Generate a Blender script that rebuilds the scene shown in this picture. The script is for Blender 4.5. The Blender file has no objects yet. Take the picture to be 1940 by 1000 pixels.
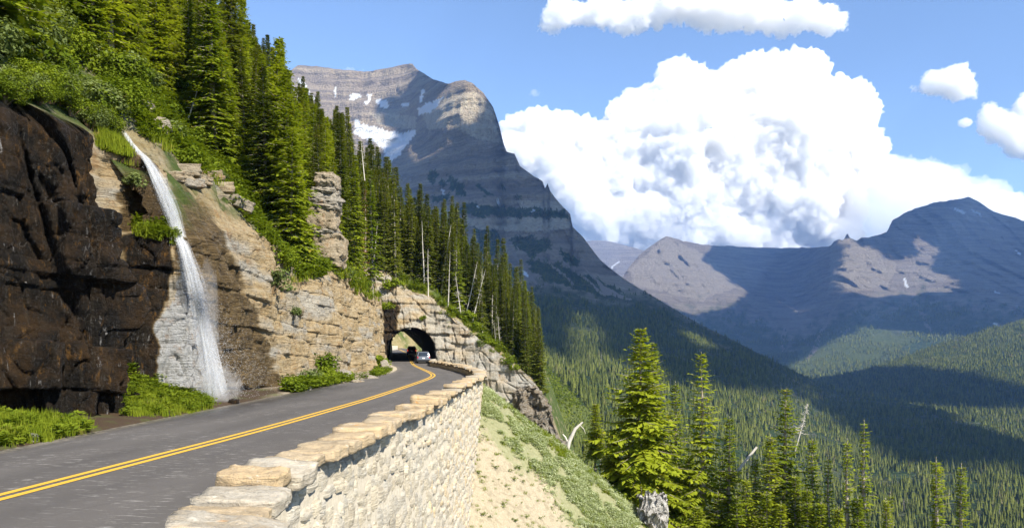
import bpy, bmesh, math, random
import numpy as np
from mathutils import Vector, Matrix

# ------------------------------------------------------------------ camera, sky, sun, exposure
SC = bpy.context.scene
COL = SC.collection
F, CX, HY, CAMZ = 1500.0, 970.0, 662.0, 2.0          # focal length in photo pixels, centre column, horizon row, eye height
SUN_AZ, SUN_EL = math.radians(137.0), math.radians(43.0)   # clockwise from +Y
SUN_DIR = np.array([math.sin(SUN_AZ) * math.cos(SUN_EL), math.cos(SUN_AZ) * math.cos(SUN_EL), math.sin(SUN_EL)])

cam_d = bpy.data.cameras.new("camera")
cam = bpy.data.objects.new("camera", cam_d)
COL.objects.link(cam)
cam.location = (0, 0, CAMZ)
cam.rotation_euler = (math.pi / 2, 0, 0)
cam_d.sensor_width = 36.0
cam_d.lens = 36.0 * F / 1940.0
cam_d.shift_y = (HY - 500.0) / 1940.0
cam_d.clip_start = 0.1
cam_d.clip_end = 90000.0
SC.camera = cam

world = bpy.data.worlds.new("World")
SC.world = world
world.use_nodes = True
wn = world.node_tree
bg = wn.nodes["Background"]
sky = wn.nodes.new("ShaderNodeTexSky")
sky.sky_type = 'NISHITA'
sky.sun_disc = False
sky.sun_elevation = SUN_EL
sky.sun_rotation = SUN_AZ
sky.altitude = 1900.0
sky.air_density = 1.0
sky.dust_density = 0.3
sky.ozone_density = 2.2
wn.links.new(sky.outputs[0], bg.inputs[0])
bg.inputs[1].default_value = 0.115

sun_d = bpy.data.lights.new("sun", 'SUN')
sun_d.energy = 5.0
sun_d.angle = math.radians(0.53)
sun_d.color = (1.0, 0.93, 0.80)
sun = bpy.data.objects.new("sun", sun_d)
COL.objects.link(sun)
sun.location = (60, -60, 120)
sun.rotation_euler = Vector(SUN_DIR).to_track_quat('Z', 'Y').to_euler()

SC.view_settings.view_transform = 'Standard'
SC.view_settings.look = 'None'
SC.view_settings.gamma = 1.0
SC.view_settings.use_curve_mapping = False
SC.view_settings.exposure = 1.15
SC.render.engine = 'CYCLES'
cy = SC.cycles
cy.use_denoising = True
try:
    cy.denoiser = 'OPENIMAGEDENOISE'
    cy.denoising_input_passes = 'RGB_ALBEDO_NORMAL'
except Exception:
    pass
cy.max_bounces = 10
cy.diffuse_bounces = 3
cy.glossy_bounces = 2
cy.transmission_bounces = 4
cy.transparent_max_bounces = 16
cy.volume_bounces = 10
cy.sample_clamp_indirect = 4.0
cy.caustics_reflective = False
cy.caustics_refractive = False

# ------------------------------------------------------------------ helpers
rng = np.random.default_rng(7)
random.seed(7)


def P(x, y, d):
    """the point d metres ahead of the lens that the photograph shows at pixel (x, y)"""
    return np.array([(x - CX) / F * d, d, CAMZ + (HY - y) / F * d])


_perm = np.random.default_rng(11).permutation(256)
_perm = np.concatenate([_perm, _perm, _perm]).astype(np.int32)
_g = np.random.default_rng(12).normal(size=(256, 3))
_g /= np.linalg.norm(_g, axis=1)[:, None]


def perlin(x, y, z):
    x, y, z = np.broadcast_arrays(np.asarray(x, float), np.asarray(y, float), np.asarray(z, float))
    xi, yi, zi = np.floor(x).astype(np.int64), np.floor(y).astype(np.int64), np.floor(z).astype(np.int64)
    xf, yf, zf = x - xi, y - yi, z - zi
    xi, yi, zi = xi & 255, yi & 255, zi & 255
    u, v, w = [t * t * t * (t * (t * 6 - 15) + 10) for t in (xf, yf, zf)]
    out = 0
    for dx in (0, 1):
        wx = u if dx else 1 - u
        for dy in (0, 1):
            wy = v if dy else 1 - v
            for dz in (0, 1):
                wz = w if dz else 1 - w
                h = _perm[_perm[_perm[xi + dx] + yi + dy] + zi + dz]
                gr = _g[h]
                out = out + wx * wy * wz * (gr[..., 0] * (xf - dx) + gr[..., 1] * (yf - dy) + gr[..., 2] * (zf - dz))
    return out


def fbm(x, y, z, octaves=4, gain=0.5):
    s, a, f = 0.0, 1.0, 1.0
    for i in range(octaves):
        s = s + a * perlin(x * f + 17.3 * i, y * f + 5.1 * i, z * f - 9.7 * i)
        a *= gain
        f *= 2.03
    return s


def ridged(x, y, z, octaves=4):
    s, a, f = 0.0, 1.0, 1.0
    for i in range(octaves):
        s = s + a * (0.5 - np.abs(perlin(x * f + 31.7 * i, y * f, z * f + 3.3 * i)) * 1.6)
        a *= 0.5
        f *= 2.1
    return s


def hash01(*a):
    h = np.zeros(np.broadcast(*a).shape, dtype=np.uint64) + np.uint64(1469598103)
    for k in a:
        h = (h ^ (np.asarray(k).astype(np.int64).astype(np.uint64) * np.uint64(0x9E3779B97F4A7C15))) * np.uint64(0xBF58476D1CE4E5B9)
        h = h ^ (h >> np.uint64(29))
    return ((h >> np.uint64(11)) & np.uint64(0xFFFFFF)).astype(float) / float(0xFFFFFF)


def smooth(a, b, x):
    t = np.clip((x - a) / (b - a), 0, 1)
    return t * t * (3 - 2 * t)


def inpoly(px, py, poly):
    px, py = np.asarray(px, float), np.asarray(py, float)
    r = np.zeros(px.shape, bool)
    n = len(poly)
    for i in range(n):
        x0, y0 = poly[i]
        x1, y1 = poly[(i + 1) % n]
        if y0 == y1:
            continue
        c = ((y0 > py) != (y1 > py)) & (px < (x1 - x0) * (py - y0) / (y1 - y0) + x0)
        r ^= c
    return r


def mesh_np(name, verts, faces, mat=None, shade=False, attrs=None):
    """faces: (n,3) or (n,4) int array, or a list of such arrays"""
    verts = np.ascontiguousarray(verts, dtype=np.float32)
    if not isinstance(faces, list):
        faces = [faces]
    faces = [np.asarray(f, dtype=np.int32) for f in faces if len(f)]
    me = bpy.data.meshes.new(name)
    me.vertices.add(len(verts))
    me.vertices.foreach_set("co", verts.ravel())
    idx = np.concatenate([f.ravel() for f in faces])
    tot = np.concatenate([np.full(len(f), f.shape[1], np.int32) for f in faces])
    me.loops.add(len(idx))
    me.loops.foreach_set("vertex_index", idx)
    me.polygons.add(len(tot))
    st = np.concatenate([[0], np.cumsum(tot)[:-1]]).astype(np.int32)
    me.polygons.foreach_set("loop_start", st)
    me.update(calc_edges=True)
    if shade:
        me.polygons.foreach_set("use_smooth", np.ones(len(tot), bool))
    if attrs:
        for k, v in attrs.items():
            a = me.attributes.new(k, 'FLOAT', 'POINT')
            a.data.foreach_set("value", np.ascontiguousarray(v, dtype=np.float32).ravel())
    if mat is not None:
        me.materials.append(mat)
    return me


def grid_faces(nu, nv, keep=None, flip=False):
    i = np.arange(nu * nv).reshape(nu, nv)
    q = np.stack([i[:-1, :-1], i[1:, :-1], i[1:, 1:], i[:-1, 1:]], -1).reshape(-1, 4)
    if flip:
        q = q[:, ::-1]
    if keep is not None:
        q = q[keep.reshape(-1)]
    return q


def link(name, me, parent=None, label=None, cat=None, group=None, kind=None):
    o = bpy.data.objects.new(name, me)
    COL.objects.link(o)
    if parent is not None:
        o.parent = parent
    if label:
        o["label"] = label
    if cat:
        o["category"] = cat
    if group:
        o["group"] = group
    if kind:
        o["kind"] = kind
    return o


def thing(name, loc, label, cat, group=None, rotz=0.0):
    o = link(name, None, None, label, cat, group)
    o.location = loc
    o.rotation_euler = (0, 0, rotz)
    return o


def tps(pts, vals, lam=1e-3, scale=400.0):
    pts = np.asarray(pts, float) / scale
    vals = np.asarray(vals, float)
    n = len(pts)

    def U(r2):
        return np.where(r2 > 1e-12, 0.5 * r2 * np.log(np.maximum(r2, 1e-12)), 0.0)
    d2 = ((pts[:, None] - pts[None]) ** 2).sum(-1)
    A = np.zeros((n + 3, n + 3))
    A[:n, :n] = U(d2) + lam * np.eye(n)
    A[:n, n] = 1
    A[:n, n + 1:] = pts
    A[n, :n] = 1
    A[n + 1:, :n] = pts.T
    w = np.linalg.solve(A, np.concatenate([vals, np.zeros(3)]))

    def f(x, y):
        x, y = np.asarray(x, float) / scale, np.asarray(y, float) / scale
        r = w[n] + w[n + 1] * x + w[n + 2] * y
        for i in range(n):
            r = r + w[i] * U((x - pts[i, 0]) ** 2 + (y - pts[i, 1]) ** 2)
        return r
    return f


# ------------------------------------------------------------------ node material helper
class NM:
    def __init__(self, name):
        self.m = bpy.data.materials.new(name)
        self.m.use_nodes = True
        self.t = self.m.node_tree
        self.t.nodes.clear()
        self.out = self.t.nodes.new("ShaderNodeOutputMaterial")

    def n(self, typ, **kw):
        nd = self.t.nodes.new(typ)
        for k, v in kw.items():
            if k.startswith("i_"):
                nd.inputs[k[2:].replace("_", " ")].default_value = v
            else:
                setattr(nd, k, v)
        return nd

    def l(self, a, b):
        self.t.links.new(a, b)

    def pos(self, scale=(1, 1, 1), space="pos"):
        if space == "pos":
            s = self.n("ShaderNodeNewGeometry").outputs["Position"]
        else:
            s = self.n("ShaderNodeTexCoord").outputs["Object"]
        mp = self.n("ShaderNodeMapping")
        mp.inputs["Scale"].default_value = scale
        self.l(s, mp.inputs["Vector"])
        return mp.outputs[0]

    def noise(self, vec, scale, detail=4, rough=0.55, dist=0.0):
        nd = self.n("ShaderNodeTexNoise")
        nd.inputs["Scale"].default_value = scale
        nd.inputs["Detail"].default_value = detail
        nd.inputs["Roughness"].default_value = rough
        nd.inputs["Distortion"].default_value = dist
        if vec is not None:
            self.l(vec, nd.inputs["Vector"])
        return nd.outputs["Fac"]

    def ramp(self, fac, stops, interp='LINEAR'):
        nd = self.n("ShaderNodeValToRGB")
        cr = nd.color_ramp
        cr.interpolation = interp
        while len(cr.elements) < len(stops):
            cr.elements.new(0.5)
        for e, (p, c) in zip(cr.elements, stops):
            e.position = p
            e.color = (c[0], c[1], c[2], 1) if not np.isscalar(c) else (c, c, c, 1)
        self.l(fac, nd.inputs[0])
        return nd.outputs[0]

    def mix(self, fac, a, b, mode='MIX'):
        nd = self.n("ShaderNodeMix", data_type='RGBA', blend_type=mode)
        for s, v in ((nd.inputs[0], fac), (nd.inputs[6], a), (nd.inputs[7], b)):
            if isinstance(v, (int, float)):
                s.default_value = v
            elif isinstance(v, tuple):
                s.default_value = (v[0], v[1], v[2], 1)
            else:
                self.l(v, s)
        return nd.outputs[2]

    def math(self, op, a, b=None, c=None, clamp=False):
        nd = self.n("ShaderNodeMath", operation=op, use_clamp=clamp)
        for s, v in zip(nd.inputs, (a, b, c)):
            if v is None:
                continue
            if isinstance(v, (int, float)):
                s.default_value = v
            else:
                self.l(v, s)
        return nd.outputs[0]

    def attr(self, name, typ='GEOMETRY'):
        nd = self.n("ShaderNodeAttribute", attribute_name=name, attribute_type=typ)
        return nd.outputs["Fac"]

    def bump(self, h, strength=0.5, dist=0.1, normal=None):
        nd = self.n("ShaderNodeBump")
        nd.inputs["Strength"].default_value = strength
        nd.inputs["Distance"].default_value = dist
        self.l(h, nd.inputs["Height"])
        if normal is not None:
            self.l(normal, nd.inputs["Normal"])
        return nd.outputs[0]

    def bsdf(self, color, rough=0.8, normal=None, spec=0.3, metal=0.0):
        b = self.n("ShaderNodeBsdfPrincipled")
        for s, v in ((b.inputs["Base Color"], color), (b.inputs["Roughness"], rough), (b.inputs["Metallic"], metal),
                     (b.inputs["Specular IOR Level"], spec)):
            if isinstance(v, tuple):
                s.default_value = (v[0], v[1], v[2], 1)
            elif isinstance(v, (int, float)):
                s.default_value = v
            else:
                self.l(v, s)
        if normal is not None:
            self.l(normal, b.inputs["Normal"])
        return b.outputs[0]

    def surf(self, sh):
        self.l(sh, self.out.inputs["Surface"])
        return self.m

    def vol(self, sh):
        self.l(sh, self.out.inputs["Volume"])
        return self.m


def plain(name, color, rough=0.6, metal=0.0, spec=0.4):
    k = NM(name)
    return k.surf(k.bsdf(color, rough, None, spec, metal))


def foliage_mat(name, c_dark, c_light, c_dry=None, trans=0.35, vary=0.5, obj_scale=1.2):
    """leaves and needles: tint varies from tree to tree and from clump to clump, some light passes through"""
    k = NM(name)
    oi = k.n("ShaderNodeObjectInfo").outputs["Random"]
    n = k.noise(k.pos(), obj_scale, 3, 0.6)
    f = k.math('ADD', k.math('MULTIPLY', oi, vary), k.math('MULTIPLY', n, 1.0 - vary * 0.3))
    c = k.ramp(f, [(0.25, c_dark), (0.95, c_light)])
    if c_dry is not None:
        n2 = k.noise(k.pos(), obj_scale * 1.7, 2)
        c = k.mix(k.ramp(n2, [(0.62, 0.0), (0.74, 0.8)]), c, c_dry)
    d = k.n("ShaderNodeBsdfDiffuse")
    k.l(c, d.inputs[0])
    t = k.n("ShaderNodeBsdfTranslucent")
    k.l(k.mix(1.0, c, (1.0, 1.0, 0.45), 'MULTIPLY'), t.inputs[0])
    mx = k.n("ShaderNodeMixShader")
    mx.inputs[0].default_value = trans
    k.l(d.outputs[0], mx.inputs[1])
    k.l(t.outputs[0], mx.inputs[2])
    return k.surf(mx.outputs[0])


def instancer(name, pts, scl, rot, idx, protos, kind="stuff"):
    """one object that scatters protos over points with geometry nodes"""
    pts = np.asarray(pts, np.float32)
    me = bpy.data.meshes.new(name)
    me.vertices.add(len(pts))
    me.vertices.foreach_set("co", pts.ravel())
    for k, v, t in (("scl", scl, 'FLOAT_VECTOR'), ("rot", rot, 'FLOAT_VECTOR'), ("idx", idx, 'INT')):
        a = me.attributes.new(k, t, 'POINT')
        if t == 'INT':
            a.data.foreach_set("value", np.ascontiguousarray(v, np.int32))
        else:
            a.data.foreach_set("vector", np.ascontiguousarray(v, np.float32).ravel())
    o = link(name, me, kind=kind)
    c = bpy.data.collections.new(name + "_sources")
    for i, pm in enumerate(protos):
        po = bpy.data.objects.new("%s_source_%02d" % (name, i), pm)
        c.objects.link(po)
    ng = bpy.data.node_groups.new(name + "_scatter", 'GeometryNodeTree')
    ng.interface.new_socket("Geometry", in_out='INPUT', socket_type='NodeSocketGeometry')
    ng.interface.new_socket("Geometry", in_out='OUTPUT', socket_type='NodeSocketGeometry')
    N = ng.nodes
    gi, go = N.new("NodeGroupInput"), N.new("NodeGroupOutput")
    ci = N.new("GeometryNodeCollectionInfo")
    ci.inputs["Collection"].default_value = c
    ci.inputs["Separate Children"].default_value = True
    ci.inputs["Reset Children"].default_value = True
    ip = N.new("GeometryNodeInstanceOnPoints")
    ip.inputs["Pick Instance"].default_value = True

    def na(nm, t):
        a = N.new("GeometryNodeInputNamedAttribute")
        a.data_type = t
        a.inputs["Name"].default_value = nm
        return a.outputs[0]
    L = ng.links
    L.new(gi.outputs[0], ip.inputs["Points"])
    L.new(ci.outputs[0], ip.inputs["Instance"])
    L.new(na("idx", 'INT'), ip.inputs["Instance Index"])
    e2r = N.new("FunctionNodeEulerToRotation")
    L.new(na("rot", 'FLOAT_VECTOR'), e2r.inputs[0])
    L.new(e2r.outputs[0], ip.inputs["Rotation"])
    L.new(na("scl", 'FLOAT_VECTOR'), ip.inputs["Scale"])
    L.new(ip.outputs[0], go.inputs[0])
    md = o.modifiers.new("scatter", 'NODES')
    md.node_group = ng
    return o
# ================================================================== FAR LAND: mountains, valley
def sky_y(poly, x):
    xs, ys = zip(*poly)
    return np.interp(x, xs, ys)


RIDGE_A = [(500, 190), (545, 165), (552, 132), (565, 124), (600, 126), (650, 133), (700, 136), (740, 128), (765, 122), (781, 121), (790, 132), (820, 150),
           (850, 160), (862, 155), (880, 152), (895, 158), (915, 175), (935, 205), (945, 235), (955, 275), (960, 287), (975, 292), (985, 315),
           (1010, 333), (1028, 343), (1033, 358), (1037, 346), (1042, 362), (1060, 385), (1080, 405), (1085, 430), (1105, 450), (1120, 470),
           (1140, 495), (1180, 527), (1240, 563), (1290, 593), (1330, 616), (1400, 650), (1480, 691), (1560, 729), (1600, 743), (1700, 757),
           (1760, 772), (1850, 797), (1940, 832), (2120, 880)]
ANCH_A = [(1060, 760, 520), (1100, 815, 560), (1010, 800, 420), (1010, 720, 650), (1050, 700, 950), (1250, 720, 1150), (1020, 600, 1700), (1010, 545, 2150), (1130, 640, 1500),
          (1400, 800, 1000), (1500, 950, 750), (1900, 980, 680), (1960, 900, 1000), (1960, 838, 1500), (1760, 775, 1850), (1700, 850, 1250), (1560, 732, 2050),
          (1400, 720, 1450), (1400, 655, 2150), (1290, 597, 2400), (1200, 545, 2550), (1120, 475, 2700), (1085, 415, 2850), (955, 285, 3150), (1000, 400, 2900),
          (880, 280, 3250), (880, 160, 3420), (930, 200, 3330), (830, 240, 3380), (770, 130, 4200), (560, 130, 4300), (780, 250, 3900), (700, 200, 4100), (640, 260, 3900), (760, 320, 3500), (850, 330, 3180), (850, 420, 2980),
          (800, 440, 2880), (950, 480, 2650), (1080, 520, 2500), (800, 600, 1900), (800, 800, 700), (520, 400, 3300), (2100, 1000, 700), (2100, 870, 1500), (1200, 1100, 480), (1700, 1120, 520), (2100, 1120, 520), (1000, 1000, 380)]
dA = tps([(a[0], a[1]) for a in ANCH_A], [math.log(a[2]) for a in ANCH_A], 2e-3)

RIDGE_B = [(1080, 640), (1140, 600), (1178, 530), (1190, 508), (1212, 482), (1235, 465), (1262, 447), (1290, 455), (1330, 463), (1360, 466), (1420, 468), (1480, 470), (1560, 468), (1573, 466),
           (1580, 458), (1590, 454), (1598, 455), (1605, 443), (1611, 452), (1622, 456), (1632, 450), (1650, 449), (1680, 440), (1690, 418), (1720, 400), (1770, 384),
           (1810, 378), (1835, 373), (1855, 382), (1880, 400), (1940, 418), (2120, 470)]
ANCH_B = [(1215, 485, 7600), (1262, 452, 7900), (1190, 520, 7000), (1300, 590, 6000), (1400, 475, 8800), (1420, 560, 7000), (1500, 475, 9000), (1500, 560, 7600), (1450, 640, 5600),
          (1590, 460, 6900), (1575, 540, 6300), (1640, 540, 6150), (1640, 460, 6900), (1700, 425, 7300), (1835, 378, 7900), (1960, 430, 8000), (1760, 500, 6600), (1700, 570, 5700), (1600, 650, 4600),
          (1480, 700, 4000), (1560, 710, 3800), (1800, 600, 5000), (1960, 600, 5000), (1800, 720, 3600), (2050, 740, 3600), (1200, 640, 5200), (1300, 720, 4200), (1100, 700, 4800), (2060, 480, 7600)]
dB = tps([(a[0], a[1]) for a in ANCH_B], [math.log(a[2]) for a in ANCH_B], 2e-3)

RIDGE_C = [(1440, 745), (1500, 722), (1580, 712), (1640, 700), (1700, 683), (1760, 659), (1800, 645), (1860, 627), (1940, 606), (2120, 570)]
ANCH_C = [(1950, 610, 3400), (1720, 680, 3200), (1580, 715, 2900), (1700, 770, 2150), (1950, 800, 1800), (1950, 700, 2500), (1480, 760, 2300), (2100, 850, 1500), (2100, 590, 3400), (1500, 850, 1600)]
dC = tps([(a[0], a[1]) for a in ANCH_C], [math.log(a[2]) for a in ANCH_C], 2e-3)


def terr_rel(X, Z, m, per):
    """how far a ledge stands back, from height Z: flat benches and steep risers"""
    w = Z / per + 0.35 * fbm(X / 420.0, 0.3, Z / 900.0, 3)
    f = w - np.floor(w)
    s = smooth(0.52, 0.95, f)
    return m * per * (s - f)


def sheet(name, x0, x1, nx, ny, ybot, ridge, dfun, rock_fun, amp, crest=1.5, rough=0.42, ledge=1.0, gully=0.55):
    xs = np.linspace(x0, x1, nx)
    top = sky_y(ridge, xs) + crest * (fbm(xs / 14.0, 3.3, 1.7, 4) + 0.8 * np.abs(perlin(xs / 5.0, 8.3, 1.7)) - 0.2)
    t = np.linspace(0, 1, ny)
    X2 = np.repeat(xs[:, None], ny, 1)
    Y2 = ybot + (top[:, None] - ybot) * t[None, :]
    D = np.exp(dfun(X2, Y2))
    rock = rock_fun(X2, Y2)
    wx = (X2 - CX) / F * D
    wz = CAMZ + (HY - Y2) / F * D
    m_loc = np.clip(np.gradient(D, axis=1) / np.maximum(np.gradient(wz, axis=1), 1e-3), 0.0, 1.2)
    D = D + rock * amp * (ridged(wx / 420.0, D / 900.0, wz / 1500.0, 4) * 0.9 - 0.35)
    D = D + rock * amp * rough * fbm(wx / 90.0, D / 300.0, wz / 260.0, 4)
    D = D + rock * amp * gully * (np.abs(perlin(wx / 130.0 + 0.8 * fbm(wx / 260.0, 0.2, wz / 260.0, 4), 0.5, wz / 1600.0)) * 2.2 - 0.5) + rock * amp * 0.07 * fbm(wx / 20.0, D / 100.0, wz / 60.0, 3)
    D = D + ledge * rock * (terr_rel(wx, wz, 0.62 * m_loc, 78.0) + terr_rel(wx + 900, wz, 0.5 * m_loc, 27.0))
    V = np.stack([(X2 - CX) / F * D, D, CAMZ + (HY - Y2) / F * D], -1)
    back = []
    b = V[:, -1].copy()
    for k in range(1, 5):
        c = b.copy()
        c[:, 1] += 130.0 * k * amp / 60.0
        c[:, 0] += (c[:, 0] / np.maximum(b[:, 1], 1)) * 130.0 * k * amp / 60.0
        c[:, 2] -= (18.0 * k + 22.0 * k * k) * amp / 60.0
        back.append(c)
    V2 = np.concatenate([V, np.stack(back, 1)], 1)
    return xs, X2, Y2, V, V2


def pad(a, k=4):
    return np.concatenate([a, np.repeat(a[:, -1:], k, 1)], 1)


FOREST_LINE = [(500, 600), (990, 560), (1010, 548), (1060, 552), (1100, 560), (1150, 575), (1200, 566), (1240, 570), (1290, 595), (1400, 640), (2200, 700)]


def rock_A(x, y):
    fl = sky_y(FOREST_LINE, x)
    return smooth(25, -40, y - fl)


mountain_grid = sheet("m", 505, 2110, 640, 310, 1130, RIDGE_A, dA, rock_A, 75.0)
xs, X2, Y2, VA, VA2 = mountain_grid
nz = fbm(X2 / 16, Y2 / 9, 0.5, 4)
nz2 = fbm(X2 / 40, Y2 / 25, 4.5, 3)


def blotch(polys, wob=5.0, X=None, Y=None, N=None):
    m = np.zeros(X.shape, bool)
    for p in polys:
        m |= inpoly(X + wob * N, Y + wob * 0.7 * np.roll(N, 7, 0), p)
    return m.astype(float)


SNOW_A = [[(562, 146), (568, 150), (584, 172), (600, 190), (596, 192), (576, 170)], [(662, 180), (680, 178), (684, 186), (672, 192), (664, 188)], [(694, 176), (702, 176), (700, 196), (692, 196)],
          [(716, 190), (730, 192), (738, 204), (728, 206), (715, 198)], [(634, 165), (637, 165), (637, 186), (634, 186)],
          [(800, 168), (806, 172), (800, 196), (795, 192)], [(792, 205), (806, 196), (822, 194), (840, 184), (832, 200), (812, 214), (796, 218)], [(762, 196), (772, 195), (774, 203), (764, 204)],
          [(672, 224), (690, 236), (720, 244), (760, 252), (792, 246), (776, 268), (748, 302), (735, 312), (728, 285), (712, 270), (690, 262), (672, 250)],
          [(836, 360), (842, 358), (842, 368), (836, 368)], [(940, 382), (947, 380), (948, 390), (942, 390)], [(988, 510), (995, 512), (1006, 524), (1000, 525), (990, 518)],
          [(1007, 397), (1011, 397), (1010, 401), (1007, 400)], [(905, 388), (909, 388), (909, 392), (905, 392)]]
snow = blotch(SNOW_A, 4.0, X2, Y2, nz * 1.6)
VEG_A = [[(814, 325), (828, 322), (822, 350), (812, 350)], [(832, 350), (846, 334), (844, 350), (832, 358)], [(850, 330), (868, 340), (884, 366), (870, 372), (852, 350)],
         [(820, 372), (850, 366), (850, 382), (824, 384)], [(905, 340), (920, 355), (935, 372), (920, 372), (905, 352)], [(950, 345), (958, 350), (955, 362), (948, 358)],
         [(975, 370), (992, 372), (988, 380), (970, 376)], [(860, 398), (890, 384), (950, 392), (1070, 398), (1082, 414), (1000, 412), (900, 410)],
         [(900, 430), (940, 436), (960, 480), (900, 486)], [(970, 445), (1030, 450), (1050, 468), (1010, 490), (975, 470)], [(1000, 490), (1060, 500), (1100, 520), (1140, 560), (1080, 545), (1010, 520)],
         [(1060, 470), (1095, 490), (1100, 510), (1070, 495)], [(900, 520), (960, 500), (985, 520), (960, 550), (900, 560)], [(1100, 520), (1130, 525), (1190, 560), (1160, 575), (1110, 550)],
         [(990, 400), (1012, 392), (1030, 396), (1010, 404)]]
veg = blotch(VEG_A, 9.0, X2, Y2, nz * 1.5)
fl = sky_y(FOREST_LINE, X2)
low = smooth(-30, 14, Y2 - fl + 26 * nz)
veg = np.maximum(veg, low)
CHUTES = [[(955, 460), (962, 462), (1010, 525), (1026, 545), (1005, 530)], [(1020, 480), (1024, 480), (1090, 540), (1086, 542)], [(1060, 490), (1063, 490), (1150, 560), (1146, 562)], [(1100, 500), (1150, 545), (1200, 570), (1150, 560)]]
scree = blotch(CHUTES, 5.0, X2, Y2, nz)
veg = veg * (1 - scree)
meadow = blotch([[(1000, 700), (1030, 690), (1075, 735), (1120, 780), (1150, 830), (1120, 850), (1010, 850)]], 8.0, X2, Y2, nz)
CLIFFB = [[(815, 395), (860, 390), (870, 412), (900, 414), (1085, 412), (1090, 432), (1000, 440), (900, 432), (840, 410)], [(985, 380), (1060, 382), (1072, 398), (985, 398)],
          [(800, 215), (850, 180), (900, 175), (935, 205), (948, 270), (900, 262), (860, 240), (810, 246)], [(700, 212), (790, 222), (785, 246), (720, 240)]]
pale = blotch(CLIFFB, 4.0, X2, Y2, nz)


def mountain_material(name, rock_a, rock_b, rock_pale, green_a, green_b, relief=30.0):
    k = NM(name)
    p = k.pos()
    big = k.noise(p, 0.006, 5, 0.6)
    warp = k.n("ShaderNodeVectorMath", operation='ADD')
    k.l(k.pos((0.0016, 0.0016, 0.032)), warp.inputs[0])
    k.l(k.noise(p, 0.008, 3), warp.inputs[1])
    st = k.noise(warp.outputs[0], 1.0, 5, 0.7)
    st2 = k.noise(k.pos((0.004, 0.004, 0.16)), 1.0, 3, 0.6)
    vert = k.noise(k.pos((0.045, 0.045, 0.006)), 1.0, 4, 0.65)
    fine = k.noise(p, 0.09, 4, 0.7)
    rk = k.mix(k.ramp(st, [(0.36, 0.0), (0.62, 1.0)]), rock_a, rock_b)
    rk = k.mix(k.math('MULTIPLY', k.ramp(st2, [(0.42, 0.0), (0.6, 1.0)]), 0.4), rk, rock_a)
    rk = k.mix(k.attr("pale"), rk, k.mix(k.ramp(vert, [(0.4, 0.0), (0.6, 1.0)]), rock_b, rock_pale))
    rk = k.mix(k.math('MULTIPLY', k.ramp(fine, [(0.35, 1.0), (0.55, 0.0)]), 0.35), rk, (rock_a[0] * 0.5, rock_a[1] * 0.5, rock_a[2] * 0.55))
    gr = k.mix(k.ramp(k.noise(p, 0.05, 4, 0.7), [(0.35, 0.0), (0.65, 1.0)]), green_a, green_b)
    vf = k.math('MULTIPLY', k.attr("veg"), k.ramp(k.math('ADD', k.math('MULTIPLY', fine, 0.6), k.math('MULTIPLY', big, 0.4)), [(0.34, 0.35), (0.5, 1.0)]))
    c = k.mix(vf, rk, gr)
    c = k.mix(k.attr("meadow"), c, k.mix(k.noise(p, 0.05, 4), (0.10, 0.14, 0.025), (0.20, 0.22, 0.05)))
    c = k.mix(k.attr("scree"), c, (0.30, 0.25, 0.20))
    c = k.mix(k.attr("snow"), c, (0.85, 0.87, 0.9))
    h = k.math('ADD', k.math('MULTIPLY', st, 1.2), k.math('ADD', k.math('MULTIPLY', vert, 0.8), fine))
    return k.surf(k.bsdf(c, 0.92, k.bump(h, 1.0, relief), 0.1))


M_MOUNT = mountain_material("mountain_rock", (0.21, 0.17, 0.135), (0.46, 0.375, 0.26), (0.56, 0.49, 0.36), (0.018, 0.036, 0.012), (0.05, 0.085, 0.022))
me = mesh_np("mountain", VA2.reshape(-1, 3), grid_faces(VA2.shape[0], VA2.shape[1]), M_MOUNT, True,
             {"snow": pad(snow), "veg": pad(veg), "scree": pad(scree), "meadow": pad(meadow), "pale": pad(pale)})
link("mountain", me, kind="structure")

# far range on the right
xs, XB, YB, VB, VB2 = sheet("b", 1085, 2110, 470, 190, 830, RIDGE_B, dB, lambda x, y: smooth(690, 560, y), 150.0, 2.4, 0.24, 0.7, 0.6)
nzb = fbm(XB / 14, YB / 9, 8.5, 4)
snowB = blotch([[(1808, 392), (1826, 400), (1832, 405), (1822, 404), (1806, 396)], [(1838, 396), (1856, 404), (1860, 412), (1846, 404)], [(1710, 526), (1716, 528), (1722, 545), (1716, 545)],
                [(1922, 472), (1936, 482), (1930, 482)], [(1884, 550), (1896, 556), (1884, 554)], [(1880, 612), (1892, 612), (1886, 618)]], 2.5, XB, YB, nzb)
vegB = smooth(-28, 30, YB - np.interp(XB, [1100, 1200, 1300, 1400, 1500, 1600, 1700, 1750, 1800, 1900, 2100], [590, 585, 600, 590, 640, 590, 575, 560, 575, 590, 600]) + 45 * nzb)
screeB = blotch([[(1478, 640), (1490, 610), (1500, 590), (1490, 640), (1482, 665)], [(1590, 560), (1594, 560), (1560, 630), (1546, 665), (1524, 690), (1540, 655)], [(1722, 545), (1730, 560), (1755, 600), (1768, 640), (1756, 620), (1736, 580)],
                 [(1420, 610), (1445, 600), (1430, 612)], [(1590, 628), (1612, 620), (1604, 632)]], 4, XB, YB, nzb)
meadB = blotch([[(1470, 690), (1560, 640), (1640, 615), (1740, 640), (1700, 670), (1600, 690), (1530, 705)]], 22, XB, YB, nzb) * 0.55
paleB = blotch([[(1574, 466), (1611, 448), (1660, 478), (1700, 500), (1680, 545), (1572, 548)], [(1190, 510), (1262, 450), (1330, 480), (1400, 540), (1330, 570), (1200, 540)]], 6, XB, YB, nzb) * 0.6
M_RANGE = mountain_material("range_rock", (0.24, 0.20, 0.165), (0.42, 0.36, 0.285), (0.52, 0.46, 0.37), (0.03, 0.055, 0.018), (0.075, 0.12, 0.035), 75.0)
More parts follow.
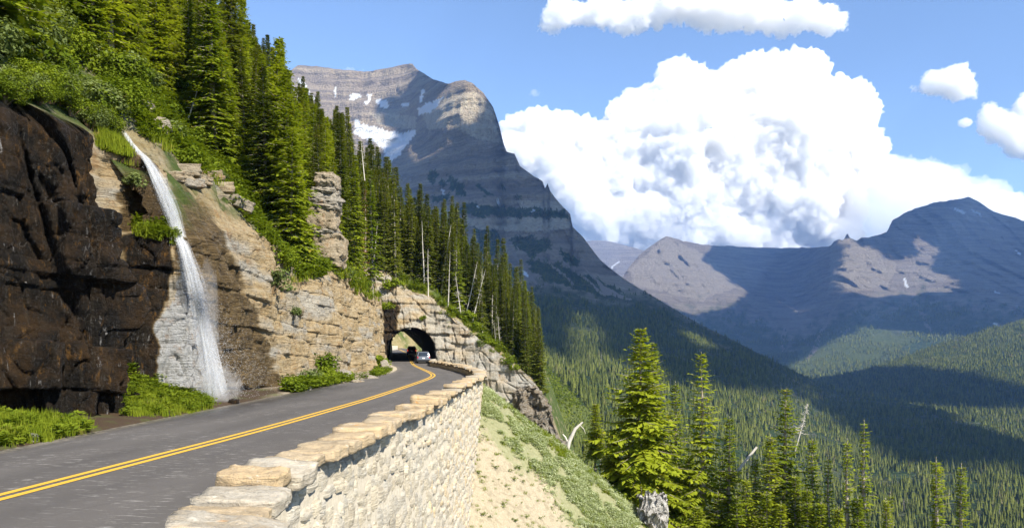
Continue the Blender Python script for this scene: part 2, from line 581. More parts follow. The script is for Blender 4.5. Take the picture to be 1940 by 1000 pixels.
me = mesh_np("far_range", VB2.reshape(-1, 3), grid_faces(*VB2.shape[:2]), M_RANGE, True,
             {"snow": pad(snowB), "veg": pad(vegB), "scree": pad(screeB), "meadow": pad(meadB), "pale": pad(paleB)})
link("mountain_range", me, kind="structure")

# the hill in front of that range
xs, XC, YC, VC, VC2 = sheet("c", 1430, 2110, 150, 60, 900, RIDGE_C, dC, lambda x, y: 0.0 * x, 40.0, 1.0)
one = np.ones(VC2.shape[:2])
me = mesh_np("hill", VC2.reshape(-1, 3), grid_faces(*VC2.shape[:2]), M_MOUNT, True, {"veg": one, "snow": one * 0, "scree": one * 0, "meadow": one * 0, "pale": one * 0})
link("hill", me, kind="structure")

# remote blue mountain behind the gap
RIDGE_Z = [(1060, 480), (1110, 457), (1130, 455), (1155, 457), (1190, 466), (1240, 480), (1300, 520), (1400, 560)]
xs, XZ, YZ, VZ, VZ2 = sheet("z", 1060, 1400, 110, 60, 620, RIDGE_Z, lambda x, y: np.log(9900.0 + (620 - y) * 9.0), lambda x, y: 1.0 + 0 * x, 80.0, 0.8)
snz = blotch([[(1180, 488), (1184, 486), (1160, 508), (1156, 508)]], 1.5, XZ, YZ, fbm(XZ / 14, YZ / 9, 2.5, 3))
zero = np.zeros(VZ2.shape[:2])
me = mesh_np("remote_mountain", VZ2.reshape(-1, 3), grid_faces(*VZ2.shape[:2]), M_RANGE, True, {"snow": pad(snz), "veg": zero, "scree": zero, "meadow": zero, "pale": zero})
link("remote_mountain", me, kind="structure")

# the land goes on below everything as one wide sheet
gx = np.linspace(-16500, 16500, 60)
gy = np.linspace(-6000, 12500, 60)
GX, GY = np.meshgrid(gx, gy, indexing='ij')
V = np.stack([GX, GY, -330.0 + 30 * fbm(GX / 1500, GY / 1500, 0.2, 3)], -1)
one = np.ones(GX.shape)
me = mesh_np("ground", V.reshape(-1, 3), grid_faces(60, 60), M_MOUNT, True, {"veg": one, "snow": one * 0, "scree": one * 0, "meadow": one * 0, "pale": one * 0})
link("ground", me, kind="structure")


# ------------------------------------------------------------------ far forests (one mass: nobody could count them)
def far_tree_mesh(name, tiers, width, seed, mat):
    r = np.random.default_rng(seed)
    vs, fs = [], []
    k = 7
    for t in range(tiers):
        a = t / tiers
        z1 = 0.10 + a * 0.82
        z0 = max(z1 - 0.10 - 0.08 * (1 - a), 0.03)
        zt = min(z1 + 0.20, 1.0)
        rad = width * (1 - a) ** 0.85 + 0.012
        b = len(vs)
        vs.append((r.normal() * 0.004, r.normal() * 0.004, zt))
        off = r.random() * 6
        for j in range(k * 2):
            an = off + math.pi * j / k
            q = rad * (r.uniform(0.75, 1.15) if j % 2 == 0 else r.uniform(0.35, 0.55))
            vs.append((math.cos(an) * q, math.sin(an) * q, z0 + (0.0 if j % 2 == 0 else 0.035) + r.normal() * 0.012))
        for j in range(k * 2):
            fs.append((b, b + 1 + j, b + 1 + (j + 1) % (k * 2)))
    return mesh_np(name, np.array(vs), np.array(fs), mat)


M_FAR_A = foliage_mat("far_needles", (0.020, 0.036, 0.011), (0.130, 0.145, 0.034), (0.13, 0.11, 0.06), 0.15, 0.55, 0.02)
M_GREYWOOD = plain("far_deadwood", (0.34, 0.31, 0.27), 0.9, 0, 0.1)
far_protos = [far_tree_mesh("far_tree_%d" % i, t, w, 40 + i, M_FAR_A) for i, (t, w) in enumerate([(6, 0.23), (7, 0.19), (5, 0.26), (7, 0.16)])]
dv = np.array([(0.012, 0, 0), (-0.006, 0.01, 0), (-0.006, -0.01, 0), (0, 0, 1.0), (0.0, 0.0, 0.5), (0.09, 0.02, 0.56), (0, 0, 0.53), (0, 0, 0.7), (-0.07, 0.03, 0.74), (0, 0, 0.72)])
far_protos.append(mesh_np("far_snag", dv, np.array([(0, 1, 3), (1, 2, 3), (2, 0, 3), (4, 5, 6), (7, 8, 9)]), M_GREYWOOD))


def scatter_sheet(V, X, Y, mask, spacing_fn, n_max, seed):
    r = np.random.default_rng(seed)
    a = np.cross(V[1:, :-1] - V[:-1, :-1], V[:-1, 1:] - V[:-1, :-1])
    area = np.abs(a[..., 2])
    D = V[:-1, :-1, 1]
    w = area * mask[:-1, :-1] / spacing_fn(D) ** 2
    cum = np.cumsum(w.ravel())
    n = int(min(cum[-1], n_max))
    k = np.searchsorted(cum, r.random(n) * cum[-1])
    i, j = np.unravel_index(np.clip(k, 0, w.size - 1), w.shape)
    u, v = r.random((2, n))[:, :, None]
    p = V[i, j] * (1 - u) * (1 - v) + V[i + 1, j] * u * (1 - v) + V[i, j + 1] * (1 - u) * v + V[i + 1, j + 1] * u * v
    return p, X[i, j], Y[i, j]


def plant(name, p, hmin, hmax, seed, snag=0.03, wide=1.0):
    r = np.random.default_rng(seed)
    n = len(p)
    h = r.uniform(hmin, hmax, n) * r.uniform(0.75, 1.1, n) * (0.85 + 0.5 * fbm(p[:, 0] / 60, p[:, 1] / 60, 0.3, 3))
    idx = r.integers(0, 4, n)
    idx[r.random(n) < snag] = 4
    s = np.stack([h * wide * r.uniform(0.85, 1.2, n)] * 2 + [h], 1)
    rot = np.stack([r.normal(0, 0.03, n), r.normal(0, 0.03, n), r.uniform(0, 6.28, n)], 1)
    q = p.copy()
    q[:, 2] -= 0.4
    # Collection Info lists the sources by name
    return instancer(name, q, s, rot, idx, far_protos)


fmask = smooth(-6, 20, Y2 - fl + 40 * nz) * (1 - meadow) * (1 - scree)
fmask *= np.where((Y2 > 690) | (X2 > 990), 1, 0.0)
fmask *= 1 - 0.75 * smooth(40, -10, Y2 - fl)
clump = smooth(-0.25, 0.15, fbm(VA[..., 0] / 90, VA[..., 1] / 90, 0.7, 3))
fmask *= 0.22 + 0.78 * clump
fmask *= 1 - 0.9 * smooth(0.35, 0.55, fbm(VA[..., 0] / 150, VA[..., 1] / 220, 4.7, 4))
p, px_, py_ = scatter_sheet(VA, X2, Y2, fmask * (X2 > 985) * (X2 < 2000) * (Y2 < 1060), lambda d: 3.5 + d / 480.0, 170000, 5)
near = p[:, 1] < 1300
plant("valley_forest", p, 7.5, 18.0, 6, 0.03)
vm = veg * (1 - low) * (X2 > 800)
p2, _, _ = scatter_sheet(VA, X2, Y2, vm, lambda d: 13.0 + 0 * d, 6000, 15)
plant("mountain_thicket", p2, 6.0, 13.0, 16, 0.0, 1.3)
pc, _, _ = scatter_sheet(VC, XC, YC, np.ones(XC.shape) * (XC < 2010), lambda d: 9.5 + 0 * d, 40000, 8)
plant("hill_forest", pc, 11.0, 20.0, 9, 0.02)
mb = smooth(0.55, 0.95, vegB) * smooth(-0.1, 0.25, fbm(VB[..., 0] / 260, VB[..., 1] / 260, 1.3, 3) + 0.25 * smooth(640, 700, YB)) * (1 - meadB)
pb, _, _ = scatter_sheet(VB, XB, YB, mb * (XB < 2000) * (XB > 1280), lambda d: 15.0 + 0 * d, 26000, 18)
plant("range_forest", pb, 16.0, 28.0, 19, 0.0, 1.15)
# a few trees of the valley read one by one against the lower edge of the picture; they belong to the mass

# ================================================================== CLOUDS
def shade_px(X, Y, which):
    if which == 'A':
        S = [[(781, 145), (809, 139), (851, 162), (822, 184), (809, 218), (792, 250), (758, 246), (722, 236), (717, 218), (736, 201), (753, 187), (792, 184), (805, 164), (781, 152)],
             [(700, 330), (750, 280), (792, 251), (820, 247), (868, 243), (882, 257), (904, 268), (924, 262), (930, 215), (945, 200), (990, 290), (1050, 360), (1120, 450), (1300, 590), (1560, 722), (1700, 750), (1940, 826), (2130, 880), (2130, 925), (1940, 902),
              (1840, 893), (1760, 868), (1680, 835), (1650, 815), (1600, 775), (1520, 752), (1400, 735), (1250, 720), (1120, 708), (1060, 695), (1020, 670), (980, 640), (700, 640)]]
        L = [[(1075, 590), (1145, 598), (1185, 650), (1230, 712), (1140, 712), (1080, 696), (1085, 640)], [(1275, 622), (1330, 630), (1395, 676), (1355, 684)], [(1790, 778), (1870, 800), (2100, 870), (2100, 890), (1930, 838), (1800, 796)]]
    elif which == 'B':
        S = [[(1000, 300), (2130, 300), (2130, 640), (1840, 640), (1740, 628), (1640, 618), (1570, 646), (1470, 700), (1430, 760), (1000, 760)]]
        L = [[(1175, 530), (1212, 470), (1262, 440), (1365, 462), (1345, 500), (1400, 540), (1432, 562), (1400, 592), (1330, 606), (1240, 570)],
             [(1574, 462), (1611, 440), (1645, 465), (1697, 492), (1741, 487), (1732, 444), (1758, 461), (1810, 479), (1788, 509), (1836, 530), (1862, 552), (1814, 558), (1749, 558), (1697, 571), (1619, 556), (1572, 552), (1492, 556), (1511, 539), (1572, 513)]]
    elif which == 'C':
        S = [[(1440, 740), (1560, 722), (1640, 703), (1700, 692), (1760, 699), (1850, 717), (1940, 737), (2130, 750), (2130, 778), (1940, 776), (1800, 772), (1700, 764), (1560, 775)]]
        L = []
    else:
        S, L = [[(900, 300), (1500, 300), (1500, 700), (900, 700)]], []
    m = np.zeros(X.shape, bool)
    for q in S:
        m |= inpoly(X, Y, q)
    for q in L:
        m &= ~inpoly(X, Y, q)
    return m


DECK = 3700.0
cs = 30.0
ox, oy, nxr, nyr = -2500.0, -3600.0, 455, 470
sh_c = np.zeros((nxr, nyr))
li_c = np.zeros((nxr, nyr))
for which, V, X, Y in (('A', VA, X2, Y2), ('B', VB, XB, YB), ('C', VC, XC, YC)):
    wob = 7.0
    nn = fbm(X / 38, Y / 24, 6.1, 4)
    m = shade_px(X + wob * nn * 2, Y + wob * np.roll(nn, 9, 0), which)
    vis = (Y > 0) & ((which != 'B') | (Y < 700))
    t = (DECK - V[..., 2]) / SUN_DIR[2]
    qx = ((V[..., 0] + t * SUN_DIR[0] - ox) / cs).astype(int)
    qy = ((V[..., 1] + t * SUN_DIR[1] - oy) / cs).astype(int)
    ok = (qx >= 0) & (qx < nxr) & (qy >= 0) & (qy < nyr) & vis
    np.add.at(sh_c, (qx[ok & m], qy[ok & m]), 1)
    np.add.at(li_c, (qx[ok & ~m], qy[ok & ~m]), 1)
t = DECK / SUN_DIR[2]
gx_, gy_ = np.meshgrid(ox + cs * (np.arange(nxr) + 0.5), oy + cs * (np.arange(nyr) + 0.5), indexing='ij')
nearlit = np.hypot(gx_ - t * SUN_DIR[0], gy_ - t * SUN_DIR[1] - 60) < 420
lit = (li_c > 0.35 * sh_c) | nearlit
shd = (sh_c > 0) & ~lit


def blur(a, n):
    for _ in range(n):
        b = np.pad(a, 1, mode='edge')
        a = (b[:-2, 1:-1] + b[2:, 1:-1] + b[1:-1, :-2] + b[1:-1, 2:] + 4 * b[1:-1, 1:-1]) / 8
    return a


for _ in range(3):
    g = np.pad(shd, 1)
    g = g[:-2, 1:-1] | g[2:, 1:-1] | g[1:-1, :-2] | g[1:-1, 2:] | shd
    shd = g & ~lit
dens = blur(shd.astype(float), 1)
dens *= smooth(0.0, 0.2, dens)
# vertices at cell corners
h = np.maximum(dens - 0.12, 0) * (190 + 120 * fbm(gx_ / 500, gy_ / 500, 0.4, 4))
h[0], h[-1], h[:, 0], h[:, -1] = 0, 0, 0, 0
keepv = h > 0
kq = keepv[:-1, :-1] | keepv[1:, :-1] | keepv[:-1, 1:] | keepv[1:, 1:]
n0 = nxr * nyr
top = np.stack([gx_, gy_, DECK + np.maximum(h, 0)], -1).reshape(-1, 3)
bot = np.stack([gx_, gy_, DECK - 0.35 * np.maximum(h, 0)], -1).reshape(-1, 3)
fq = grid_faces(nxr, nyr, kq)
used = np.zeros(2 * n0, bool)
allf = np.concatenate([fq, fq[:, ::-1] + n0])
used[allf.ravel()] = True
remap = np.cumsum(used) - 1
al = np.concatenate([smooth(0.12, 0.75, dens).ravel()] * 2)[used]
k = NM("cloud_fibres")
dif = k.n("ShaderNodeBsdfDiffuse")
dif.inputs[0].default_value = (0.9, 0.9, 0.9, 1)
tra = k.n("ShaderNodeBsdfTransparent")
mx = k.n("ShaderNodeMixShader")
nzv = k.noise(k.pos(), 0.006, 5, 0.65)
fac = k.ramp(k.math('ADD', k.attr("alpha"), k.math('MULTIPLY', k.math('SUBTRACT', nzv, 0.5), 1.3)), [(0.25, 0.0), (0.8, 1.0)])
k.l(fac, mx.inputs[0])
k.l(tra.outputs[0], mx.inputs[1])
k.l(dif.outputs[0], mx.inputs[2])
M_DECK = k.surf(mx.outputs[0])
me = mesh_np("overhead_clouds", np.concatenate([top, bot])[used], remap[allf], M_DECK, True, {"alpha": al})
link("overhead_clouds", me, kind="stuff")
# ------------------------------------------------------------------ cumulus clouds beyond the range
def cloud_material(name, dens, aniso=0.0, color=(1, 1, 1)):
    k = NM(name)
    v = k.n("ShaderNodeVolumeScatter")
    v.inputs["Color"].default_value = (*color, 1)
    v.inputs["Density"].default_value = dens
    v.inputs["Anisotropy"].default_value = aniso
    return k.vol(v.outputs[0])


def dist_to_poly(x, y, poly):
    d = np.full(x.shape, 1e9)
    n = len(poly)
    for i in range(n):
        a, b = np.array(poly[i], float), np.array(poly[(i + 1) % n], float)
        ab = b - a
        t = np.clip(((x - a[0]) * ab[0] + (y - a[1]) * ab[1]) / (ab @ ab + 1e-9), 0, 1)
        d = np.minimum(d, np.hypot(x - a[0] - t * ab[0], y - a[1] - t * ab[1]))
    return d


_ico = None


def ico():
    global _ico
    if _ico is None:
        bm = bmesh.new()
        bmesh.ops.create_icosphere(bm, subdivisions=2, radius=1.0)
        bm.verts.ensure_lookup_table()
        _ico = (np.array([v.co[:] for v in bm.verts]), np.array([[v.index for v in f.verts] for f in bm.faces]))
        bm.free()
    return _ico


def make_cloud(poly, dist, depth, rmax, nbig, nsmall, voxel, mat, label, seed, puff=1.0, group=None):
    """a lumpy closed body: billows piled inside an outline, remeshed to one skin, then roughened"""
    r = np.random.default_rng(seed)
    xs, ys = zip(*poly)
    m = dist / F
    cs = []
    for tries in range(200):
        x = r.uniform(min(xs), max(xs), 4000)
        y = r.uniform(min(ys), max(ys), 4000)
        ins = inpoly(x, y, poly)
        x, y = x[ins], y[ins]
        d = dist_to_poly(x, y, poly)
        break
    sel = np.argsort(-d * r.uniform(0.3, 1.0, len(d)))[:nbig]
    for i in sel:
        rr = min(d[i], rmax) * 1.02
        cs.append((x[i], y[i], rr, r.uniform(-0.5, 0.5) * depth - rr * m * 0.4))
    small = np.where(d < rmax * 0.8)[0]
    for i in small[:nsmall]:
        rr = max(d[i] * r.uniform(0.9, 1.15), 3.5 * puff) * (1.0 if r.random() < 0.6 else 1.25)
        cs.append((x[i], y[i], rr, r.uniform(-0.5, 0.2) * depth * min(1, d[i] / rmax + 0.3)))
    iv, it = ico()
    c = np.array(cs)
    ctr = P(np.mean(xs), np.mean(ys), dist)
    W = np.stack([(c[:, 0] - CX) * m, dist + c[:, 3], CAMZ + (HY - c[:, 1]) * m], -1) - ctr
    V = (W[:, None, :] + iv[None] * (c[:, 2] * m)[:, None, None] * np.array([1, 1.0, 1])).reshape(-1, 3)
    T = (it[None] + (np.arange(len(c)) * len(iv))[:, None, None]).reshape(-1, 3)
    me = mesh_np("cloud", V, T)
    o = link("cloud", me)
    md = o.modifiers.new("skin", 'REMESH')
    md.mode = 'VOXEL'
    md.voxel_size = voxel
    dg = bpy.context.evaluated_depsgraph_get()
    me2 = bpy.data.meshes.new_from_object(o.evaluated_get(dg))
    o.modifiers.clear()
    o.data = me2
    nv = len(me2.vertices)
    co = np.empty(nv * 3, np.float32)
    me2.vertices.foreach_get("co", co)
    co = co.reshape(-1, 3).astype(float)
    nr = np.empty(nv * 3, np.float32)
    me2.vertices.foreach_get("normal", nr)
    nr = nr.reshape(-1, 3)
    s = rmax * m
    dsp = 0.0
    for sc, am in ((1.2, 0.26), (0.5, 0.20), (0.22, 0.13), (0.10, 0.075)):
        dsp = dsp + am * s * (np.abs(perlin(co[:, 0] / (s * sc) + seed, co[:, 1] / (s * sc), co[:, 2] / (s * sc))) * 2.0 - 0.45)
    co = co + nr * (dsp * puff)[:, None]
    me2.vertices.foreach_set("co", co.astype(np.float32).ravel())
    me2.polygons.foreach_set("use_smooth", np.ones(len(me2.polygons), bool))
    me2.update()
    me2.materials.clear()
    me2.materials.append(mat)
    o.location = ctr
    o["label"] = label
    o["category"] = "cloud"
    if group:
        o["group"] = group
    return o


M_CLOUD = cloud_material("cloud_body", 0.009, 0.0, (0.95, 0.952, 0.965))
M_CLOUD_THIN_SHADED = cloud_material("cloud_thin_shaded", 0.0022, 0.0, (0.80, 0.83, 0.90))  # thin bank; its shade is put into the grey scatter colour
M_CLOUD_WISP = cloud_material("cloud_wisp", 0.0016)
M_CLOUD_SOFT = cloud_material("cloud_soft", 0.0068, 0.0, (0.965, 0.968, 0.98))
MAIN = [(950, 250), (985, 240), (1010, 235), (1040, 232), (1060, 245), (1085, 238), (1110, 232), (1118, 255), (1138, 262), (1150, 225), (1180, 180), (1215, 178), (1250, 170), (1252, 140),
        (1262, 115), (1285, 110), (1305, 118), (1312, 138), (1345, 162), (1360, 152), (1370, 132), (1400, 128), (1440, 122), (1470, 120), (1505, 122), (1522, 142), (1545, 165), (1580, 180),
        (1620, 187), (1640, 215), (1645, 240), (1638, 265), (1655, 290), (1640, 312), (1622, 350), (1605, 370), (1612, 440), (1580, 500), (1400, 510), (1250, 510), (1120, 500), (1080, 440), (1040, 380), (990, 330), (950, 300)]
make_cloud(MAIN, 15200, 1500, 78, 260, 1300, 27, M_CLOUD, "huge bright cumulus cloud towering over the far range", 3)
make_cloud([(930, 300), (950, 262), (985, 246), (1020, 240), (1050, 250), (1080, 262), (1115, 250), (1130, 285), (1150, 330), (1200, 345), (1250, 330), (1290, 350), (1340, 345), (1390, 375), (1440, 370), (1500, 400), (1550, 395), (1600, 430), (1625, 480), (1560, 520), (1300, 525), (1130, 515), (1060, 470), (1000, 400), (950, 340)],
           14300, 500, 42, 150, 700, 25, M_CLOUD, "lower billowing white cloud in front of the towering cumulus, resting on the far range", 13)
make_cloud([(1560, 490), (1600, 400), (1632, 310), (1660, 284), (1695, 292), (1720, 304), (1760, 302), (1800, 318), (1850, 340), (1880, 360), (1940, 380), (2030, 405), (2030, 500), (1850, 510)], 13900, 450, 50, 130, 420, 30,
           M_CLOUD_THIN_SHADED, "grey cloud bank lying behind the dark summit on the far range", 4)
make_cloud([(1015, 60), (1025, 40), (1035, 10), (1075, 4), (1110, 20), (1130, -10), (1200, 14), (1240, -20), (1300, -30), (1400, -25), (1450, 0), (1490, 14), (1500, 4), (1530, 0), (1545, 20), (1580, 22), (1600, 45), (1612, 66), (1570, 62), (1540, 58),
            (1500, 66), (1440, 62), (1390, 66), (1330, 55), (1300, 42), (1240, 50), (1200, 68), (1150, 58), (1090, 50), (1040, 66)], 16000, 600, 24, 110, 700, 24, M_CLOUD_SOFT, "long ragged white cloud band at the top of the sky", 5, 1.7)
make_cloud([(1722, 166), (1745, 160), (1750, 140), (1775, 134), (1800, 132), (1822, 126), (1836, 140), (1840, 165), (1852, 180), (1845, 192), (1825, 186), (1810, 192), (1790, 180), (1750, 178)], 16000, 300, 20, 36, 300, 18, M_CLOUD_SOFT, "small detached white cloud in deep blue sky near the upper right", 6, 1.5)
make_cloud([(1850, 215), (1862, 196), (1880, 198), (1892, 215), (1910, 222), (1930, 190), (1960, 165), (2030, 150), (2050, 320), (1960, 310), (1925, 300), (1900, 280), (1880, 268), (1855, 255)], 15500, 400, 26, 46, 380, 22, M_CLOUD_SOFT, "white cloud reaching into view at the right edge of the sky", 7, 1.4)
make_cloud([(1812, 232), (1822, 224), (1842, 228), (1845, 238), (1830, 244), (1815, 240)], 15500, 150, 10, 24, 0, 18, M_CLOUD_SOFT, "tiny white puff beside the cloud at the right edge", 8)
make_cloud([(1865, 372), (1880, 360), (1905, 366), (1925, 364), (1945, 376), (1945, 392), (1900, 390), (1875, 386)], 14500, 250, 14, 24, 40, 20, M_CLOUD_SOFT, "low bright cloud peeping over the grey bank beside the dark summit", 9)
make_cloud([(645, 134), (658, 129), (672, 130), (690, 133), (680, 138), (660, 138)], 16000, 120, 6, 10, 14, 16, M_CLOUD_WISP, "tiny pale wisp just above the snowy mountain ridge", 10, 0.7)
make_cloud([(1000, 176), (1010, 170), (1024, 172), (1024, 180), (1012, 184), (1002, 182)], 16000, 100, 6, 8, 12, 16, M_CLOUD_WISP, "lone faint scrap of cloud high over the bare mountain flank", 11, 0.8)

# ------------------------------------------------------------------ the air between
k = NM("haze_air")
v = k.n("ShaderNodeVolumePrincipled")
v.inputs["Color"].default_value = (0.28, 0.51, 1.0, 1)
v.inputs["Density"].default_value = 4.2e-5
v.inputs["Anisotropy"].default_value = 0.0
M_HAZE = k.vol(v.outputs[0])
hx, hy0, hy1, hz0, hz1 = 17500.0, -7000.0, 12570.0, -460.0, 1900.0
hv = np.array([(sx * hx, y, z) for z in (hz0, hz1) for y in (hy0, hy1) for sx in (-1, 1)])
hf = np.array([(0, 2, 3, 1), (4, 5, 7, 6), (0, 1, 5, 4), (2, 6, 7, 3), (0, 4, 6, 2), (1, 3, 7, 5)])
HAZE = link("haze", mesh_np("haze", hv, hf, M_HAZE), kind="stuff")
# ================================================================== NEAR LAND: road, cliff, rib with the tunnel, slope below the wall
def lin(knots, q):
    a = np.array(knots, float)
    return np.interp(q, a[:, 0], a[:, 1])


def smoothed(knots, q, w=3.0, n=9):
    q = np.asarray(q, float)
    return sum(lin(knots, q + d) for d in np.linspace(-w, w, n)) / n


LINE = [(-12, -8.6), (10.6, -6.95), (20, -6.25), (32, -5.8), (45, -5.7), (56, -5.75), (62, -6.1), (70, -7.3), (80, -9.0), (93, -11.2), (107, -13.4), (115, -14.6), (145, -18.9), (178, -23.7), (205, -29), (240, -38)]
LEFT = [(-12, -13.0), (10, -10.5), (28, -10.6), (45, -10.6), (60, -10.45), (72, -10.95), (82, -12.0), (92, -13.6), (106, -16.4), (115, -17.9), (145, -22.3), (178, -27.0), (205, -32.5), (240, -42)]
WALL = [(-12, -4.0), (3, -0.9), (5.0, -1.75), (6.6, -2.45), (8.4, -2.98), (10, -2.98), (25, -2.4), (40, -2.05), (46, -1.9), (54, -2.25), (63, -3.2), (73, -4.8), (86, -7.2), (98, -9.9), (112, -11.2), (116, -11.3), (145, -15.5), (178, -20.3), (205, -25.5), (240, -34)]


def road_z(Y):
    return np.interp(Y, [0, 105, 178, 240], [0, 0, 1.25, 2.9])


def line_x(Y):
    return smoothed(LINE, Y)


def left_x(Y):
    return smoothed(LEFT, Y)


def wall_x(Y):
    return smoothed(WALL, Y, 1.2)


# ---- road
ys = np.concatenate([np.arange(-8, 60, 0.5), np.arange(60, 240, 1.0)])
u = np.linspace(0, 1, 41)
YR, UR = np.meshgrid(ys, u, indexing='ij')
XL, XR = left_x(YR), np.where(YR < 113, wall_x(YR) - 0.2, left_x(YR) + 6.7)
XRd = XL + (XR - XL) * UR
edge = 0.10 * fbm(YR * 0.9, 0.2, 0.1, 3) * (UR == 0)
ZR = road_z(YR) - 0.05 * (np.abs(UR - 0.5) * 2) ** 2
k = NM("asphalt")
p = k.pos()
c = k.mix(k.ramp(k.noise(p, 90.0, 2), [(0.3, 0.0), (0.75, 1.0)]), (0.060, 0.053, 0.048), (0.106, 0.096, 0.087))
c = k.mix(k.math('MULTIPLY', k.ramp(k.noise(k.pos((1.0, 0.35, 1)), 0.5, 4), [(0.38, 0.0), (0.68, 1.0)]), 0.45), c, (0.128, 0.117, 0.108))
scr = k.noise(k.pos((2.2, 9.0, 1.0)), 1.3, 5, 0.75)
scm = k.math('MULTIPLY', k.ramp(scr, [(0.56, 0.0), (0.66, 1.0)]), k.ramp(k.noise(p, 0.45, 3), [(0.40, 0.0), (0.55, 1.0)]))
c = k.mix(k.math('MULTIPLY', scm, 0.85), c, (0.36, 0.34, 0.31))
wetm = k.math('MULTIPLY', k.attr("wet"), k.ramp(k.noise(k.pos((1.4, 0.5, 1)), 1.1, 4), [(0.30, 0.0), (0.46, 1.0)]))
c = k.mix(k.math('MULTIPLY', wetm, 0.8), c, (0.028, 0.027, 0.027))
vo = k.n("ShaderNodeTexVoronoi", feature='DISTANCE_TO_EDGE')
vo.inputs["Scale"].default_value = 0.32
wv_ = k.n("ShaderNodeVectorMath", operation='ADD')
k.l(k.pos(), wv_.inputs[0])
k.l(k.noise(k.pos(), 0.9, 4), wv_.inputs[1])
k.l(wv_.outputs[0], vo.inputs["Vector"])
ck = k.math('MULTIPLY', k.ramp(vo.outputs["Distance"], [(0.004, 1.0), (0.012, 0.0)]), k.ramp(k.noise(k.pos(), 0.25, 2), [(0.5, 0.0), (0.56, 1.0)]))
c = k.mix(k.math('MULTIPLY', ck, 0.12), c, (0.022, 0.021, 0.02))
ge = k.math('MULTIPLY', k.attr("edge"), k.ramp(k.noise(k.pos(), 7.0, 4, 0.75), [(0.40, 0.0), (0.58, 1.0)]))
c = k.mix(ge, c, (0.26, 0.22, 0.16))
c = k.mix(k.math('MULTIPLY', k.attr("lane"), 0.20), c, (0.035, 0.033, 0.032))
rg = k.mix(wetm, (0.86, 0.86, 0.86), (0.35, 0.35, 0.35))
M_ROAD = k.surf(k.bsdf(c, rg, k.bump(k.noise(p, 120.0, 2), 0.5, 0.01), 0.3))
wet = smooth(2.6, 0.6, XRd - XL) * smooth(20, 26, YR) * smooth(48, 40, YR) + smooth(1.0, 0.3, XRd - XL) * smooth(5, 8, YR) * smooth(30, 20, YR) * 0.8
me = mesh_np("road", np.stack([XRd + edge, YR, ZR], -1).reshape(-1, 3), grid_faces(*YR.shape, flip=True), M_ROAD, True, {"wet": wet, "edge": np.maximum(smooth(0.8, 0.0, XRd - XL), smooth(0.7, 0.0, XR - XRd)) * 0.9, "lane": np.maximum.reduce([smooth(0.5, 0.0, np.abs(np.abs(XRd - line_x(YR)) - q)) for q in (1.0, 2.6)])})
link("road", me, kind="structure")

k = NM("yellow_road_paint")
nz_ = k.noise(k.pos(), 14.0, 4, 0.7)
c = k.mix(k.ramp(nz_, [(0.58, 0.0), (0.72, 0.8)]), (0.58, 0.34, 0.035), (0.17, 0.14, 0.09))
M_PAINT = k.surf(k.bsdf(c, 0.75, None, 0.3))
yl = np.concatenate([np.arange(-8, 40, 0.7), np.arange(40, 238, 0.8)])
for off in (-0.125, 0.125):
    lx = line_x(yl)
    tx = np.gradient(lx, yl)
    nn = np.stack([np.ones_like(tx), -tx], -1) / np.hypot(1, tx)[:, None]
    V = []
    for w in (-0.066, 0.066):
        xx, yy = lx + nn[:, 0] * (off + w), yl + nn[:, 1] * (off + w)
        ul = (xx - left_x(yy)) / (np.where(yy < 113, wall_x(yy) - 0.2, left_x(yy) + 6.7) - left_x(yy))
        V.append(np.stack([xx, yy, road_z(yy) - 0.05 * (np.abs(ul - 0.5) * 2) ** 2 + 0.007], -1))
    me = mesh_np("lane_line", np.stack(V, 1).reshape(-1, 3), grid_faces(len(yl), 2, flip=True), M_PAINT)
    link("lane_line", me, kind="structure")

# ---- verge of earth between the asphalt and the cliff
yv = np.arange(-8, 240, 0.6)
uv_ = np.concatenate([np.linspace(0, 4, 17), np.linspace(4.6, 26, 16)])
YV, UV = np.meshgrid(yv, uv_, indexing='ij')
XV = left_x(YV) + 0.25 - UV
ZV = road_z(YV) - 0.075 + np.minimum(UV, 0.3) * 0.22 + 0.05 * np.minimum(UV, 3) + smooth(0.1, 1, UV) * (0.10 * fbm(XV * 0.8, YV * 0.8, 0.3, 4) + 0.03 * fbm(XV * 4, YV * 4, 0.6, 2))
ZV += 0.8 * smooth(1.0, 3.5, UV) * smooth(23, 27, YV) * smooth(33, 29.5, YV)
ZV += np.where(YV > 182, 0.75 * np.maximum(UV - 1.5, 0) + 0.5 * fbm(XV / 3, YV / 3, 0.2, 3), 0)
k = NM("verge_earth")
p = k.pos()
n1 = k.noise(p, 1.2, 5, 0.65)
n2 = k.noise(p, 22.0, 3, 0.7)
damp = k.mix(n2, (0.028, 0.017, 0.009), (0.085, 0.055, 0.032))
dry = k.mix(n2, (0.30, 0.24, 0.16), (0.50, 0.43, 0.33))
c = k.mix(k.attr("dry"), damp, dry)
c = k.mix(k.math('MULTIPLY', k.ramp(n1, [(0.52, 0.0), (0.62, 1.0)]), 0.55), c, (0.07, 0.09, 0.02))
M_VERGE = k.surf(k.bsdf(c, 0.9, k.bump(n2, 0.8, 0.05), 0.2))
dry_a = smooth(29, 40, YV) * (0.55 + 0.45 * smooth(1.2, 0.3, UV)) + 0.5 * smooth(0.35, 0.2, UV) * smooth(26, 30, YV) - 0.7 * smooth(27, 30, YV) * smooth(41, 36, YV)
keep_v = ~(((YV[:-1, :-1] > 112) & (YV[:-1, :-1] < 180)))
me = mesh_np("road_verge", np.stack([XV, YV, ZV], -1).reshape(-1, 3), grid_faces(*YV.shape, keep_v), M_VERGE, True, {"dry": np.clip(dry_a, 0, 1)})
link("road_verge", me, kind="structure")

